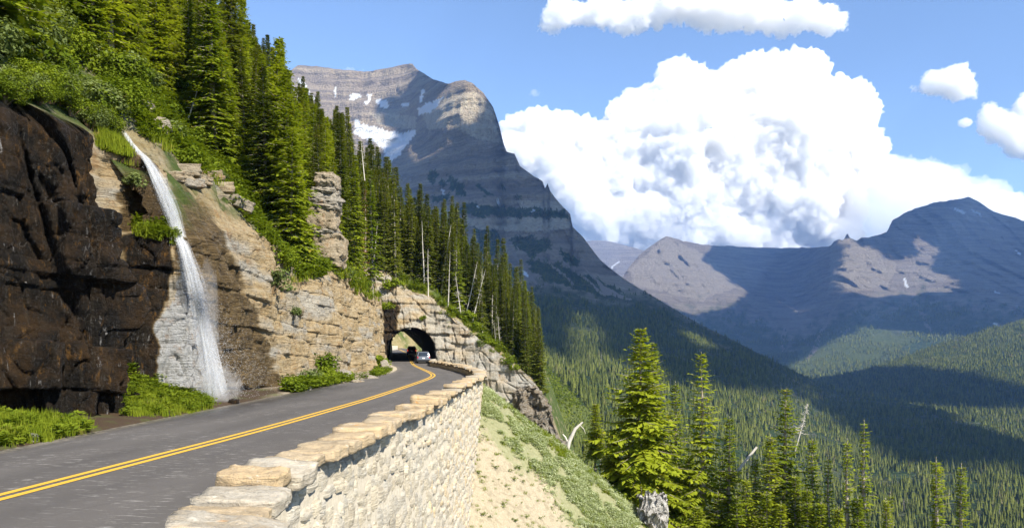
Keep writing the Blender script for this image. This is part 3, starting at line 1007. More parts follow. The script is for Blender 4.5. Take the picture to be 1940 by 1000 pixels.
# ---- the cliff: a line of knots along its foot (x, y, height of the face, how far its top leans back)
KN = [(-40, 4, 9, 2), (-30, 11, 9, 1.5), (-22, 17.2, 9, 1.0), (-16.6, 20.8, 8.9, 0.5), (-14.3, 21.7, 8.8, 0.35), (-11.7, 23.4, 8.3, 0.6), (-13.1, 26.0, 8.6, 0.8), (-14.1, 28.3, 9.4, 0.4), (-13.4, 28.5, 9.4, 0.5), (-11.55, 29.4, 8.2, 0.6),
      (-12.9, 31.8, 6.4, 0.8), (-12.2, 33.2, 6.6, 0.9), (-12.0, 36, 7.4, 1.3), (-12.1, 42, 8.2, 1.3), (-12.3, 48, 7.6, 1.2), (-12.9, 52.5, 6.6, 1.4), (-12.3, 57, 7.0, 1.2), (-12.7, 66, 8.6, 1.2), (-13.4, 80, 8.9, 1.2), (-14.9, 93, 8.9, 0.9), (-16.9, 106, 9.0, 0.8), (-18.2, 113, 9.4, 0.6), (-19.0, 119, 10, 0.5), (-22, 132, 12, 0.5)]
KA = np.array(KN, float)
seg = np.hypot(np.diff(KA[:, 0]), np.diff(KA[:, 1]))
S = np.concatenate([[0], np.cumsum(seg)])
XCK = [(0, -37), (12, -30), (18, -22), (21.5, -15.5), (24, -13.2), (28, -14.9), (32, -13.9), (36, -13.4), (45, -13.5), (54, -14.2), (62, -13.8), (92, -16), (112, -19.2), (135, -24)]
HCK = [(0, 9.2), (21.5, 9), (24, 8.5), (28.5, 9.4), (31.5, 7.6), (34, 7.4), (40, 8.3), (47, 8.0), (53, 6.8), (60, 7.6), (68, 8.9), (92, 9.2), (112, 9.8), (135, 13)]
FT = [(-90, 78), (-60, 52), (-16, 11), (-12.3, 9.8), (-7.7, 6.0), (-3, 2.2), (1.5, -1.0), (4.2, -4.0), (6.2, -9), (8.5, -16), (14, -30)]


def hill_z(X, Y):
    X, Y = np.asarray(X, float), np.asarray(Y, float)
    o = smoothed(XCK, Y, 1.5) - X
    z = smoothed(HCK, Y, 1.5) + 1.05 * np.maximum(o, -1) - 0.10 * np.maximum(o - 14, 0)
    # a shallow ravine carries the stream down to the fall
    z = z - 1.1 * np.exp(-((Y - 33.5 - 0.45 * (o - 2)) / 2.0) ** 2) * smooth(0.5, 3, o)
    return z + smooth(0.3, 3, o) * (0.7 * fbm(X / 6, Y / 6, 0.4, 4))


def rib_z(X, Y):
    X, Y = np.asarray(X, float), np.asarray(Y, float)
    ft = smoothed([(a, b) for a, b in FT], X, 0.8)
    b = np.where(Y >= 115, 0.42 * np.minimum(Y - 115, 14) - 0.45 * np.maximum(Y - 136, 0), -1.6 * (115 - Y))
    return ft + b + 0.5 * fbm(X / 5, Y / 5, 2.4, 4)


def blocks(s, z, n_seed, rowh=0.55, cellw=1.3, depth=0.35):
    """layered blocky rock: rows of uneven courses, broken into blocks that stand proud or back"""
    zz = z + 0.25 * fbm(s / 5, z / 4, n_seed, 3) + 0.04 * s
    r = np.random.default_rng(int(n_seed * 10))
    hs = rowh * r.uniform(0.35, 1.9, 120)
    edges = np.cumsum(hs) - 25
    row = np.searchsorted(edges, zz)
    lo = np.where(row > 0, edges[np.maximum(row - 1, 0)], -100)
    hi = edges[np.minimum(row, 119)]
    cw = cellw * (0.5 + 1.5 * hash01(row, 7))
    q = (s + 0.25 * fbm(s / 2, z / 2, n_seed + 3, 2)) / cw + 13.7 * hash01(row, 3)
    ci = np.floor(q)
    fq = q - ci
    off = (hash01(row, ci, 5) - 0.5) * depth + (hash01(row, 11) - 0.5) * depth * 0.7
    tilt = (hash01(row, ci, 9) - 0.5) * (fq - 0.5) * depth * 0.8
    dr = np.minimum(zz - lo, hi - zz)
    dc = np.minimum(fq, 1 - fq) * cw
    crack = np.maximum(smooth(0.07, 0.0, dr), smooth(0.06, 0.0, dc) * (hash01(row, ci, 21) > 0.35))
    return off + tilt - crack * 0.15


ds = np.where(S[-1] > 0, 0, 0)
s_list = [0.0]
while s_list[-1] < S[-1]:
    y_here = np.interp(s_list[-1], S, KA[:, 1])
    s_list.append(s_list[-1] + (0.25 if y_here < 17 else 0.055 if y_here < 37 else 0.10 if y_here < 60 else 0.16))
sl = np.array(s_list)
bx = sum(np.interp(sl + d, S, KA[:, 0]) for d in np.linspace(-0.45, 0.45, 7)) / 7
by = sum(np.interp(sl + d, S, KA[:, 1]) for d in np.linspace(-0.45, 0.45, 7)) / 7
bh = sum(np.interp(sl + d, S, KA[:, 2]) for d in np.linspace(-0.8, 0.8, 7)) / 7
bl = np.interp(sl, S, KA[:, 3])
tx, ty = np.gradient(bx), np.gradient(by)
tn = np.hypot(tx, ty)
nx_, ny_ = ty / tn, -tx / tn            # outward
nx_ = sum(np.interp(sl + d, sl, nx_) for d in np.linspace(-0.8, 0.8, 9)) / 9
ny_ = sum(np.interp(sl + d, sl, ny_) for d in np.linspace(-0.8, 0.8, 9)) / 9
nf = 170
tf = np.linspace(0, 1, nf)
SS, TT = np.meshgrid(sl, tf, indexing='ij')
BX, BY, BH, BL = [np.repeat(a[:, None], nf, 1) for a in (bx, by, bh, bl)]
NX, NY = [np.repeat(a[:, None], nf, 1) for a in (nx_, ny_)]
ZF = -0.5 + (BH + 0.5) * TT
lean = BL * (0.35 * TT + 0.65 * TT ** 2.2)
lean = lean + 1.25 * smooth(6.15, 6.45, ZF) * smooth(26.2, 27.4, BY) * smooth(31.0, 30.0, BY)
bul = 0.55 * fbm(SS / 3.6, ZF / 4.5, 0.9, 3) + 0.2 * fbm(SS / 1.1, ZF / 1.4, 5.9, 3)
darkw = smooth(25.4, 24.0, BY)                                        # the dark wet buttress on the left
bl1 = blocks(SS, ZF, 1.0, 0.95, 2.6, 0.40)
bl2 = blocks(SS + 50, ZF, 2.0, 0.20, 0.9, 0.13)
col_ = (np.abs(perlin(SS / 1.1, ZF / 7.0, 3.3)) * -1.1 + 0.25 + 0.5 * perlin(SS / 0.45, ZF / 2.2, 7.3) * 0.5)
big_ = blocks(SS * 1.0 + 20, ZF, 8.0, 1.7, 1.1, 1.3)
bl3 = blocks(SS + 90, ZF, 3.0, 0.08, 0.40, 0.06)
joint = smooth(0.05, 0.0, np.abs(perlin(SS / 1.9 + 0.12 * ZF, ZF / 5.0, 19.1))) + 0.7 * smooth(0.04, 0.0, np.abs(perlin(SS / 0.9 - 0.3 * ZF, ZF / 1.6, 29.1)))
disp = bul + (1 - darkw) * (bl1 * 0.75 + bl2 * 0.9 + bl3 * 1.0 - 0.16 * joint + 0.25 * fbm(SS / 1.6, ZF / 1.2, 6.6, 4)) + darkw * (col_ * 1.1 + big_ * 0.7 + bl1 * 0.5 + bl2 * 1.0 + bl3 * 1.2 - 0.22 * joint + 0.28 * fbm(SS / 1.2, ZF / 1.0, 6.6, 4) + 0.6 * ridged(SS * 0.55, ZF * 0.16, 2.2, 4) - 0.55 * smooth(0.06, 0.0, np.abs(perlin(SS / 1.7 + 0.2 * ZF, ZF / 6.0, 9.1))))
disp = disp + darkw * 0.9 * smooth(0.55, 0.95, TT) * smooth(22.6, 21.0, BY)   # overhang at the upper left
disp = disp * smooth(0, 0.04, TT) * (1 - 0.35 * smooth(0.93, 1.0, TT))
FX, FY = BX + NX * (disp - lean), BY + NY * (disp - lean)
# the slope above the face
no = 74
oo = np.concatenate([np.linspace(0.12, 5, 26), 5 + np.linspace(0.05, 1, no - 26) ** 1.35 * 62])
SL_X = FX[:, -1:] - oo[None, :]
SL_Y = FY[:, -1:] + 0.10 * oo[None, :]
zg = hill_z(SL_X, SL_Y)
w = smooth(0.0, 2.2, oo)[None, :]
rocky = smooth(8, 3, oo)[None, :] * smooth(31, 34, SL_Y) * smooth(62, 50, SL_Y)
SL_Z = (ZF[:, -1:] + 1.0 * oo[None, :]) * (1 - w) + zg * w
SL_Z = SL_Z + rocky * smooth(0.2, 1.0, oo)[None, :] * (blocks(SL_Y, SL_Z * 1.0, 4.0, 0.5, 1.4, 0.5))
CXv = np.concatenate([FX, SL_X], 1)
CYv = np.concatenate([FY, SL_Y], 1)
CZv = np.concatenate([ZF, SL_Z], 1)
PXv = CX + CXv / np.maximum(CYv, 1) * F
PYv = HY - (CZv - CAMZ) / np.maximum(CYv, 1) * F
face = np.concatenate([np.ones_like(FX), np.repeat(smooth(1.2, 0.2, oo)[None, :], len(sl), 0)], 1)
nzc = fbm(PXv / 22, PYv / 40, 1.1, 4)
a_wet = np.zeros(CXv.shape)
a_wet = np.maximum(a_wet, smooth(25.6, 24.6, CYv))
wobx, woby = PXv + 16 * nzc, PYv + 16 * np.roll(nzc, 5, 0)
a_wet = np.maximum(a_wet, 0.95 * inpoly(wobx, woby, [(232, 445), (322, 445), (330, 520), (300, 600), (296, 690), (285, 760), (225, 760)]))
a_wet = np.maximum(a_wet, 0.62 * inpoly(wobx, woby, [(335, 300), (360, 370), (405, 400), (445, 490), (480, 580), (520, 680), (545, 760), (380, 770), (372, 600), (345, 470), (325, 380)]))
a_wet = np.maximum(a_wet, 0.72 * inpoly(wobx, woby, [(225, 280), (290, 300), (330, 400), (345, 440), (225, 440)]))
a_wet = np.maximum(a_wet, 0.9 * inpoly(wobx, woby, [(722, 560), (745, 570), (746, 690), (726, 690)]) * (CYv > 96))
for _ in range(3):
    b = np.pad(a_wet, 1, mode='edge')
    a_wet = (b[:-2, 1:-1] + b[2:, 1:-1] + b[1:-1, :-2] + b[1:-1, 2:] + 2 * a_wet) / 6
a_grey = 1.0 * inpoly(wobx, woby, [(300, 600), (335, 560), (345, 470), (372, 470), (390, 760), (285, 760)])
a_soil = 1 - face
a_soil = np.where(rocky.repeat(1, 0).max() > 0, a_soil, a_soil)
a_soil[:, nf:] *= 1 - 0.75 * rocky * smooth(-0.15, 0.2, fbm(SL_X / 2, SL_Y / 2, 0.2, 3) + 0.12)
blk = np.zeros(CXv.shape)
blk[:, :nf] = hash01(np.floor(ZF / 0.42 + 0.5 * fbm(SS / 4, ZF / 4, 1.0, 2)), np.floor(SS / 1.1 + 3 * hash01(np.floor(ZF / 0.42), 4)), 3) - 0.5
a_hue = np.clip(0.5 + 0.18 * blk + 0.85 * fbm(CXv / 3.0 + 5, CYv / 6.0, CZv / 1.2, 3) + 0.25 * (np.interp(CYv, [30, 50, 70, 95], [0.0, -0.1, 0.35, 0.5])), 0, 1)


def rock_material(name):
    k = NM(name)
    p = k.pos()
    fine = k.noise(p, 5.0, 6, 0.7)
    lay = k.noise(k.pos((0.5, 0.5, 5.0)), 1.3, 5, 0.7)
    lay2 = k.noise(k.pos((1.2, 1.2, 16.0)), 1.1, 4, 0.65)
    vst = k.noise(k.pos((3.2, 3.2, 0.28)), 1.0, 5, 0.7)
    ochre = k.mix(k.ramp(lay, [(0.36, 0.0), (0.64, 1.0)]), (0.36, 0.25, 0.12), (0.50, 0.40, 0.25))
    grey = k.mix(k.ramp(lay2, [(0.36, 0.0), (0.64, 1.0)]), (0.29, 0.265, 0.22), (0.50, 0.455, 0.37))
    c = k.mix(k.ramp(k.attr("hue"), [(0.22, 0.0), (0.55, 1.0)]), grey, ochre)
    c = k.mix(k.attr("grey"), c, k.mix(vst, (0.33, 0.33, 0.325), (0.50, 0.50, 0.49)))
    c = k.mix(k.math('MULTIPLY', k.ramp(k.noise(p, 1.3, 5, 0.7), [(0.56, 0.0), (0.66, 1.0)]), 0.55), c, (0.30, 0.16, 0.06))
    c = k.mix(k.math('MULTIPLY', k.ramp(fine, [(0.33, 1.0), (0.46, 0.0)]), 0.6), c, (0.10, 0.085, 0.065))
    # wet rock: nearly black with rust and pale streaks, glossy
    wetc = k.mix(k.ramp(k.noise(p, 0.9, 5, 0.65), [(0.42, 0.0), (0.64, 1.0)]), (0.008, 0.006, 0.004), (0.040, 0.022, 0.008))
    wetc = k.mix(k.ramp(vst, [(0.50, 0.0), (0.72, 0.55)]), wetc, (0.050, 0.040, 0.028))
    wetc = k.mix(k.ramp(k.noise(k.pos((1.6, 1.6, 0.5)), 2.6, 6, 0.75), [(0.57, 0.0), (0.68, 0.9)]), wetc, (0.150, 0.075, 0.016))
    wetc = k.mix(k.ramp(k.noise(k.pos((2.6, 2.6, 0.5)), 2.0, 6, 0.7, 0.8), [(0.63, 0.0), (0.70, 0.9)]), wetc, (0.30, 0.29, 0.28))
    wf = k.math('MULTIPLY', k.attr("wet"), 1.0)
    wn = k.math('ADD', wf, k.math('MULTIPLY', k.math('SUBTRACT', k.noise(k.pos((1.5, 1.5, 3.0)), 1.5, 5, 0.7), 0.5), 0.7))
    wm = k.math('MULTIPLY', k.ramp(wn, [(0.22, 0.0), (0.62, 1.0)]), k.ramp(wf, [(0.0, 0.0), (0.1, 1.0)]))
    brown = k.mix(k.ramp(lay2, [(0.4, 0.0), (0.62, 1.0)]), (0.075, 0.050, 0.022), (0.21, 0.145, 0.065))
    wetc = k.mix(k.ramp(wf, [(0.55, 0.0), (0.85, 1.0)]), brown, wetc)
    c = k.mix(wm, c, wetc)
    # soil and turf on the slope
    g1 = k.noise(p, 0.8, 5, 0.7)
    so = k.mix(k.ramp(k.noise(p, 7.0, 4, 0.7), [(0.35, 0.0), (0.65, 1.0)]), (0.22, 0.17, 0.10), (0.40, 0.33, 0.22))
    so = k.mix(k.ramp(g1, [(0.33, 0.0), (0.47, 1.0)]), so, k.mix(k.noise(p, 9.0, 3), (0.035, 0.06, 0.012), (0.11, 0.15, 0.03)))
    c = k.mix(k.attr("soil"), c, so)
    dryw = k.math('SUBTRACT', 1.0, k.math('MULTIPLY', k.ramp(wf, [(0.6, 0.0), (0.85, 1.0)]), 0.85))
    h = k.math('ADD', k.math('ADD', k.math('MULTIPLY', fine, 0.9), k.math('MULTIPLY', lay2, k.math('MULTIPLY', dryw, 0.9))), k.math('MULTIPLY', k.noise(p, 17.0, 4, 0.8), 0.7))
    h = k.math('ADD', h, k.math('MULTIPLY', vst, k.math('SUBTRACT', 1.15, dryw)))
    rg = k.mix(wm, (0.9, 0.9, 0.9), k.mix(k.ramp(k.noise(p, 9.0, 4, 0.7), [(0.34, 0.0), (0.46, 1.0)]), (0.10, 0.10, 0.10), (0.75, 0.75, 0.75)))
    return k.surf(k.bsdf(c, rg, k.bump(h, 1.0, 0.22), k.math('MULTIPLY', k.ramp(k.noise(p, 9.0, 4, 0.7), [(0.34, 1.0), (0.46, 0.22)]), 0.75)))


M_ROCK = rock_material("layered_rock")
CV = np.stack([CXv, CYv, CZv], -1).reshape(-1, 3)
CFc = grid_faces(*CXv.shape)
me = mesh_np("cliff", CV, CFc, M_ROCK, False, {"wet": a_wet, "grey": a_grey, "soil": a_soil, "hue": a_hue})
CLIFF = link("cliff", me, kind="structure")

# ---- the rock rib that the tunnel pierces
T0, T1 = 115.0, 178.0


def tun_c(Y):
    return line_x(Y) - 0.05


def rock_face(name, Y0, side, x0, x1, nx, nz, zlo, extra=0.0):
    fx = np.linspace(x0, x1, nx)
    ft = smoothed(FT, fx, 0.8) + extra + 0.5 * fbm(fx * 0.9, 0.4, 0.8, 4)
    t = np.linspace(0, 1, nz)
    X, Tq = np.meshgrid(fx, t, indexing='ij')
    Z = zlo + (ft[:, None] - zlo) * Tq
    d = 0.9 * fbm(X / 3.5, Z / 3.0, 1.5, 3) + blocks(X, Z, 6.0, 0.8, 2.2, 0.8) + blocks(X + 70, Z, 7.0, 0.16, 0.8, 0.28) - 0.25 * smooth(0.05, 0.0, np.abs(perlin(X / 2.2 + 0.2 * Z, Z / 5.0, 3.1)))
    d = d * (1 - 0.5 * smooth(0.94, 1, Tq)) + 1.0 * smooth(-13, -17, X) * smooth(11, 2, Z)
    Y = Y0 - side * (d * 0.9 - 0.06 * np.maximum(Z, 0) - 0.02 * np.maximum(Z, 0) ** 2)
    cx = tun_c(Y0)
    hw, sp = 3.45, 1.55
    rz = road_z(Y0)
    rr = np.hypot((X - cx) / hw, np.maximum(Z - rz - sp, 0) / 3.35) + 0.05 * fbm(X * 1.3, Z * 1.3, 0.4, 3)
    # the rim steps back towards the bore
    keep = rr[:-1, :-1] > 1.0
    return X, Y, Z, keep, rr


X_, Y_, Z_, kp, rr_ = rock_face("rib", T0, 1, -24.0, 9.5, 330, 230, -26.0)
fwet = smooth(-16.2, -17.2, X_ + 0.5 * fbm(X_, Z_, 0.2, 2)) * smooth(10, 8, Z_) + 0.75 * smooth(1.16, 1.02, rr_) * smooth(-14, -17, X_)
fh = np.clip(0.38 + 0.7 * fbm(X_ / 3, 0.1, Z_ / 1.2, 3), 0, 1) * 0.8
fs = np.zeros(X_.shape)
FACE_V = np.stack([X_, Y_, Z_], -1).reshape(-1, 3)
FACE_F = grid_faces(*X_.shape, kp, flip=True)
me = mesh_np("rock_rib", FACE_V, FACE_F, M_ROCK, False, {"wet": np.clip(fwet, 0, 1), "grey": 0.35 * smooth(-12, -6, X_), "soil": fs, "hue": fh})
link("rock_rib", me, kind="structure")
X2f, Y2f, Z2f, kp2, _ = rock_face("rib_back", T1, -1, -40.0, -8.0, 120, 60, -2.0, 4.0)
me = mesh_np("rock_rib_back", np.stack([X2f, Y2f, Z2f], -1).reshape(-1, 3), grid_faces(*X2f.shape, kp2), M_ROCK, False, {"wet": 0 * X2f, "grey": 0 * X2f, "soil": 0 * X2f, "hue": 0.5 + 0 * X2f})
link("rock_rib_back", me, kind="structure")
# crest of the rib
gx = np.concatenate([np.linspace(-92, -26, 70), np.linspace(-25.6, 14, 110)])
gy = np.concatenate([np.linspace(96, 114.4, 20), np.linspace(115.2, 140, 60), np.linspace(141, T1 - 0.5, 28)])
RX, RY = np.meshgrid(gx, gy, indexing='ij')
RZ = rib_z(RX, RY)
kr = ((RY[:-1, :-1] > 114.8) | (RX[1:, :-1] < -21.0))
RZ = np.where((RY < 114.8), np.minimum(RZ, hill_z(RX, RY) + 20), RZ)
yshift = 0.06 * np.maximum(RZ, 0) + 0.02 * np.maximum(RZ, 0) ** 2
edge_in = (np.abs(RY - 115.2) < 0.01)
rib_y_top = 0.06 * np.maximum(smoothed(FT, RX, 0.8), 0) + 0.02 * np.maximum(smoothed(FT, RX, 0.8), 0) ** 2
RZ = RZ - smooth(117.2, 115.0, RY) * (RY > 114.8) * (0.35 + 0.4 * fbm(RX * 0.8, RY, 0.3, 3))
RYs = RY + np.where(RX > -26, rib_y_top * smooth(140, 115, RY) * (RY > 114.8), 0) - 0.35 * edge_in
RIB_V = np.stack([RX, RYs, RZ], -1).reshape(-1, 3)
RIB_F = grid_faces(*RX.shape, kr)
rsoil = np.ones(RX.shape) * smooth(115.0, 118, RY + 1.5 * fbm(RX / 2, RY / 2, 0.3, 3))
rsoil = np.where(RX < -21, 1, rsoil)
me = mesh_np("rib_slope", RIB_V, RIB_F, M_ROCK, False, {"wet": 0 * RX, "grey": 0 * RX, "soil": rsoil, "hue": 0.5 + 0 * RX})
link("rib_slope", me, kind="structure")

# ---- tunnel lining
k = NM("tunnel_lining")
p = k.pos()
c = k.mix(k.noise(p, 1.5, 5, 0.7), (0.045, 0.042, 0.038), (0.13, 0.115, 0.095))
M_LINING = k.surf(k.bsdf(c, 0.9, k.bump(k.noise(p, 3.0, 5, 0.7), 0.8, 0.3), 0.2))
M_PALE = None
ty_ = np.linspace(T0 - 0.2, T1 + 0.6, 52)
na_ = 40
V = []
for yy in ty_:
    cx, rz = tun_c(yy), road_z(yy)
    pts_ = [(cx - 3.6, rz - 0.4), (cx - 3.6, rz + 0.8)]
    for a in np.linspace(math.pi, 0, na_):
        pts_.append((cx + math.cos(a) * 3.6, rz + 1.55 + math.sin(a) * 3.5))
    pts_ += [(cx + 3.6, rz + 0.8), (cx + 3.6, rz - 0.4)]
    V.append([(a, yy, b) for a, b in pts_])
V = np.array(V)
jj = 0.14 * fbm(V[..., 0] * 0.9, V[..., 1] * 0.8, V[..., 2] * 0.9, 3)
V[..., 0] += jj
V[..., 2] += np.abs(jj) * 0.6
TUN = thing("tunnel", (float(tun_c(T0)), T0, 0), "arched rock tunnel bored through the cliff at the end of the road", "tunnel")
inv = np.array([float(tun_c(T0)), T0, 0])
link("lining", mesh_np("lining", V.reshape(-1, 3) - inv, grid_faces(V.shape[0], V.shape[1]), M_LINING, False), TUN)
# kerb of stone along each side of the bore and the concrete sill at its mouth
for sx in (-1, 1):
    yy = np.linspace(T0 - 0.8, T1, 20)
    q = []
    for y_ in yy:
        cx, rz = tun_c(y_) + sx * 3.25, road_z(y_)
        q.append([(cx - 0.2, y_, rz - 0.2), (cx - 0.2, y_, rz + 0.16), (cx + 0.2, y_, rz + 0.16), (cx + 0.2, y_, rz - 0.2)])
    q = np.array(q) - inv
    f = grid_faces(20, 4)
    link("kerb", mesh_np("kerb", q.reshape(-1, 3), [f, np.array([[3, 2, 1, 0]]), ], plain("kerb_concrete_%d" % (sx + 1), (0.32, 0.30, 0.27), 0.9), False), TUN)

# ---- outer slope below the wall
sx_ = np.concatenate([np.linspace(-14, -6, 10), np.linspace(-5.5, 22, 190), np.linspace(22.6, 240, 60)])
sy_ = np.concatenate([np.linspace(4, 24, 24), np.linspace(24.4, 56, 150), np.linspace(57, 130, 60), np.linspace(134, 420, 40)])
QX, QY = np.meshgrid(sx_, sy_, indexing='ij')


def slope_z(X, Y):
    X, Y = np.asarray(X, float), np.asarray(Y, float)
    z1 = -0.6 - 0.80 * (X + 2) + 0.60 * (Y - 45.0)
    wl = wall_x(Y)
    z2 = 0.35 - 0.80 * (X - wl) - 0.10 * (Y - 46)
    kk = 0.9
    z = -kk * np.log(np.exp(-np.clip(z1, -300, 100) / kk) + np.exp(-np.clip(z2, -300, 100) / kk) + 1e-300)
    z = np.where(np.minimum(z1, z2) < -200, np.minimum(z1, z2), z)
    z = z + smooth(-1, 1.5, X - wl) * (0.35 * fbm(X / 4, Y / 4, 0.7, 4) + 0.06 * fbm(X * 1.5, Y * 1.5, 0.4, 3))
    z = np.where(X - wl < 0, np.minimum(z, -0.25), z)
    return np.maximum(z, -240 + 0.1 * X)


QZ = slope_z(QX, QY)
k = NM("slope_earth")
p = k.pos()
n1 = k.noise(p, 0.9, 5, 0.7)
n2 = k.noise(p, 14.0, 4, 0.7)
so = k.mix(k.ramp(n2, [(0.3, 0.0), (0.7, 1.0)]), (0.265, 0.22, 0.145), (0.415, 0.36, 0.26))
so = k.mix(k.math('MULTIPLY', k.ramp(k.noise(p, 3.0, 4), [(0.5, 0.0), (0.62, 1.0)]), 0.6), so, (0.22, 0.18, 0.12))
so = k.mix(k.ramp(k.noise(p, 38.0, 2), [(0.66, 0.0), (0.70, 0.8)]), so, (0.60, 0.56, 0.48))
gr = k.mix(k.noise(p, 6.0, 4, 0.7), (0.13, 0.135, 0.05), (0.33, 0.32, 0.20))
gm = k.math('ADD', k.attr("green"), k.math('MULTIPLY', k.math('SUBTRACT', n1, 0.5), 0.7))
c = k.mix(k.ramp(gm, [(0.36, 0.0), (0.6, 1.0)]), so, gr)
M_SLOPE = k.surf(k.bsdf(c, 0.95, k.bump(k.math('ADD', n2, k.math('MULTIPLY', k.noise(p, 2.5, 4), 2.0)), 0.8, 0.08), 0.1))


def slope_green(X, Y):
    """bare earth faces the camera close to the wall; turf and flowers towards the crest and beyond it"""
    crest = Y - (43.4 - 0.22 * np.maximum(X + 2, 0) ** 1.05 - 0.6 * smooth(-1.2, 0.5, X) * 0)
    return smooth(-2.6, 1.6, crest + 2.0 * fbm(X / 2.2, Y / 2.2, 3.1, 4))


QG = np.maximum(slope_green(QX, QY), 0)
me = mesh_np("slope", np.stack([QX, QY, QZ], -1).reshape(-1, 3), grid_faces(*QX.shape), M_SLOPE, True, {"green": QG})
link("slope", me, kind="structure")

# ---- where a line of sight meets the land (used only to set things down on it)
from mathutils.bvhtree import BVHTree


def bvh(V, Fq):
    return BVHTree.FromPolygons([tuple(v) for v in V], [tuple(f) for f in Fq])


BV_CLIFF = bvh(CV[:, :], CFc)
BV_FACE = bvh(FACE_V, FACE_F)
BV_RIB = bvh(RIB_V, RIB_F)
BV_VERGE = bvh(np.stack([XV, YV, ZV], -1).reshape(-1, 3), grid_faces(*YV.shape, keep_v))
BV_SLOPE = bvh(np.stack([QX, QY, QZ], -1).reshape(-1, 3), grid_faces(*QX.shape))


def hit(x, y, trees=None):
    o = Vector((0, 0, CAMZ))
    d = Vector(((x - CX) / F, 1.0, (HY - y) / F)).normalized()
    best = None
    for b in (trees or (BV_CLIFF, BV_FACE, BV_RIB, BV_VERGE, BV_SLOPE)):
        r = b.ray_cast(o, d, 900)
        if r[0] is not None and (best is None or r[3] < best[3]):
            best = r
    return best


def drop(x, y, trees):
    """height of the land under (x, y)"""
    z = None
    for b in trees:
        r = b.ray_cast(Vector((x, y, 200)), Vector((0, 0, -1)), 900)
        if r[0] is not None and (z is None or r[0].z > z):
            z = r[0].z
    return z
# ================================================================== STONE WALL along the outer edge of the road
wy = np.concatenate([np.arange(-2, 118, 0.25)])
wx_ = wall_x(wy)
wl_ = np.concatenate([[0], np.cumsum(np.hypot(np.diff(wx_), np.diff(wy)))])


def wall_at(s):
    x, y = np.interp(s, wl_, wx_), np.interp(s, wl_, wy)
    x2, y2 = np.interp(s + 0.2, wl_, wx_), np.interp(s + 0.2, wl_, wy)
    t = np.array([x2 - x, y2 - y])
    t /= max(np.linalg.norm(t), 1e-9)
    return np.array([x, y]), t, np.array([t[1], -t[0]])        # place, along, outward


def stone_mat(name, stops, spot=(0.30, 0.16, 0.07), pale=(0.62, 0.58, 0.50)):
    k = NM(name)
    oi = k.n("ShaderNodeObjectInfo").outputs["Random"]
    tint = k.math('ADD', k.math('MULTIPLY', oi, 0.75), k.math('MULTIPLY', k.attr("tint"), 0.75))
    p = k.pos()
    n1 = k.noise(p, 4.5, 5, 0.7)
    lay = k.noise(k.pos((2.0, 2.0, 22.0)), 1.0, 4, 0.65)
    c = k.ramp(k.math('ADD', k.math('MULTIPLY', tint, 0.6), k.math('MULTIPLY', n1, 0.45)), stops)
    c = k.mix(k.math('MULTIPLY', k.ramp(lay, [(0.42, 1.0), (0.55, 0.0)]), 0.4), c, (0.16, 0.13, 0.09))
    c = k.mix(k.math('MULTIPLY', k.ramp(n1, [(0.60, 0.0), (0.72, 0.75)]), 0.8), c, pale)
    c = k.mix(k.ramp(k.noise(p, 2.6, 3, 0.6), [(0.70, 0.0), (0.75, 0.6)]), c, spot)
    c = k.mix(k.math('MULTIPLY', k.ramp(k.noise(p, 30.0, 3, 0.7), [(0.34, 1.0), (0.45, 0.0)]), 0.35), c, (0.12, 0.10, 0.075))
    h = k.math('ADD', k.math('MULTIPLY', n1, 1.0), k.math('ADD', k.math('MULTIPLY', lay, 0.7), k.math('MULTIPLY', k.noise(p, 40.0, 3, 0.7), 0.3)))
    return k.surf(k.bsdf(c, 0.92, k.bump(h, 0.9, 0.05), 0.15))


M_CAP = stone_mat("cap_stone", [(0.2, (0.40, 0.32, 0.215)), (0.45, (0.46, 0.335, 0.19)), (0.64, (0.37, 0.335, 0.275)), (0.85, (0.48, 0.40, 0.28))], (0.55, 0.24, 0.04))
M_RUB = stone_mat("rubble_stone", [(0.15, (0.31, 0.28, 0.23)), (0.4, (0.55, 0.48, 0.36)), (0.6, (0.43, 0.40, 0.34)), (0.9, (0.56, 0.44, 0.28))], (0.40, 0.26, 0.12), (0.68, 0.63, 0.53))
k = NM("wall_mortar")
c = k.mix(k.noise(k.pos(), 9.0, 5, 0.7), (0.24, 0.21, 0.165), (0.58, 0.53, 0.43))
M_MORTAR = k.surf(k.bsdf(c, 0.95, k.bump(k.noise(k.pos(), 30.0, 4, 0.7), 0.9, 0.04), 0.1))


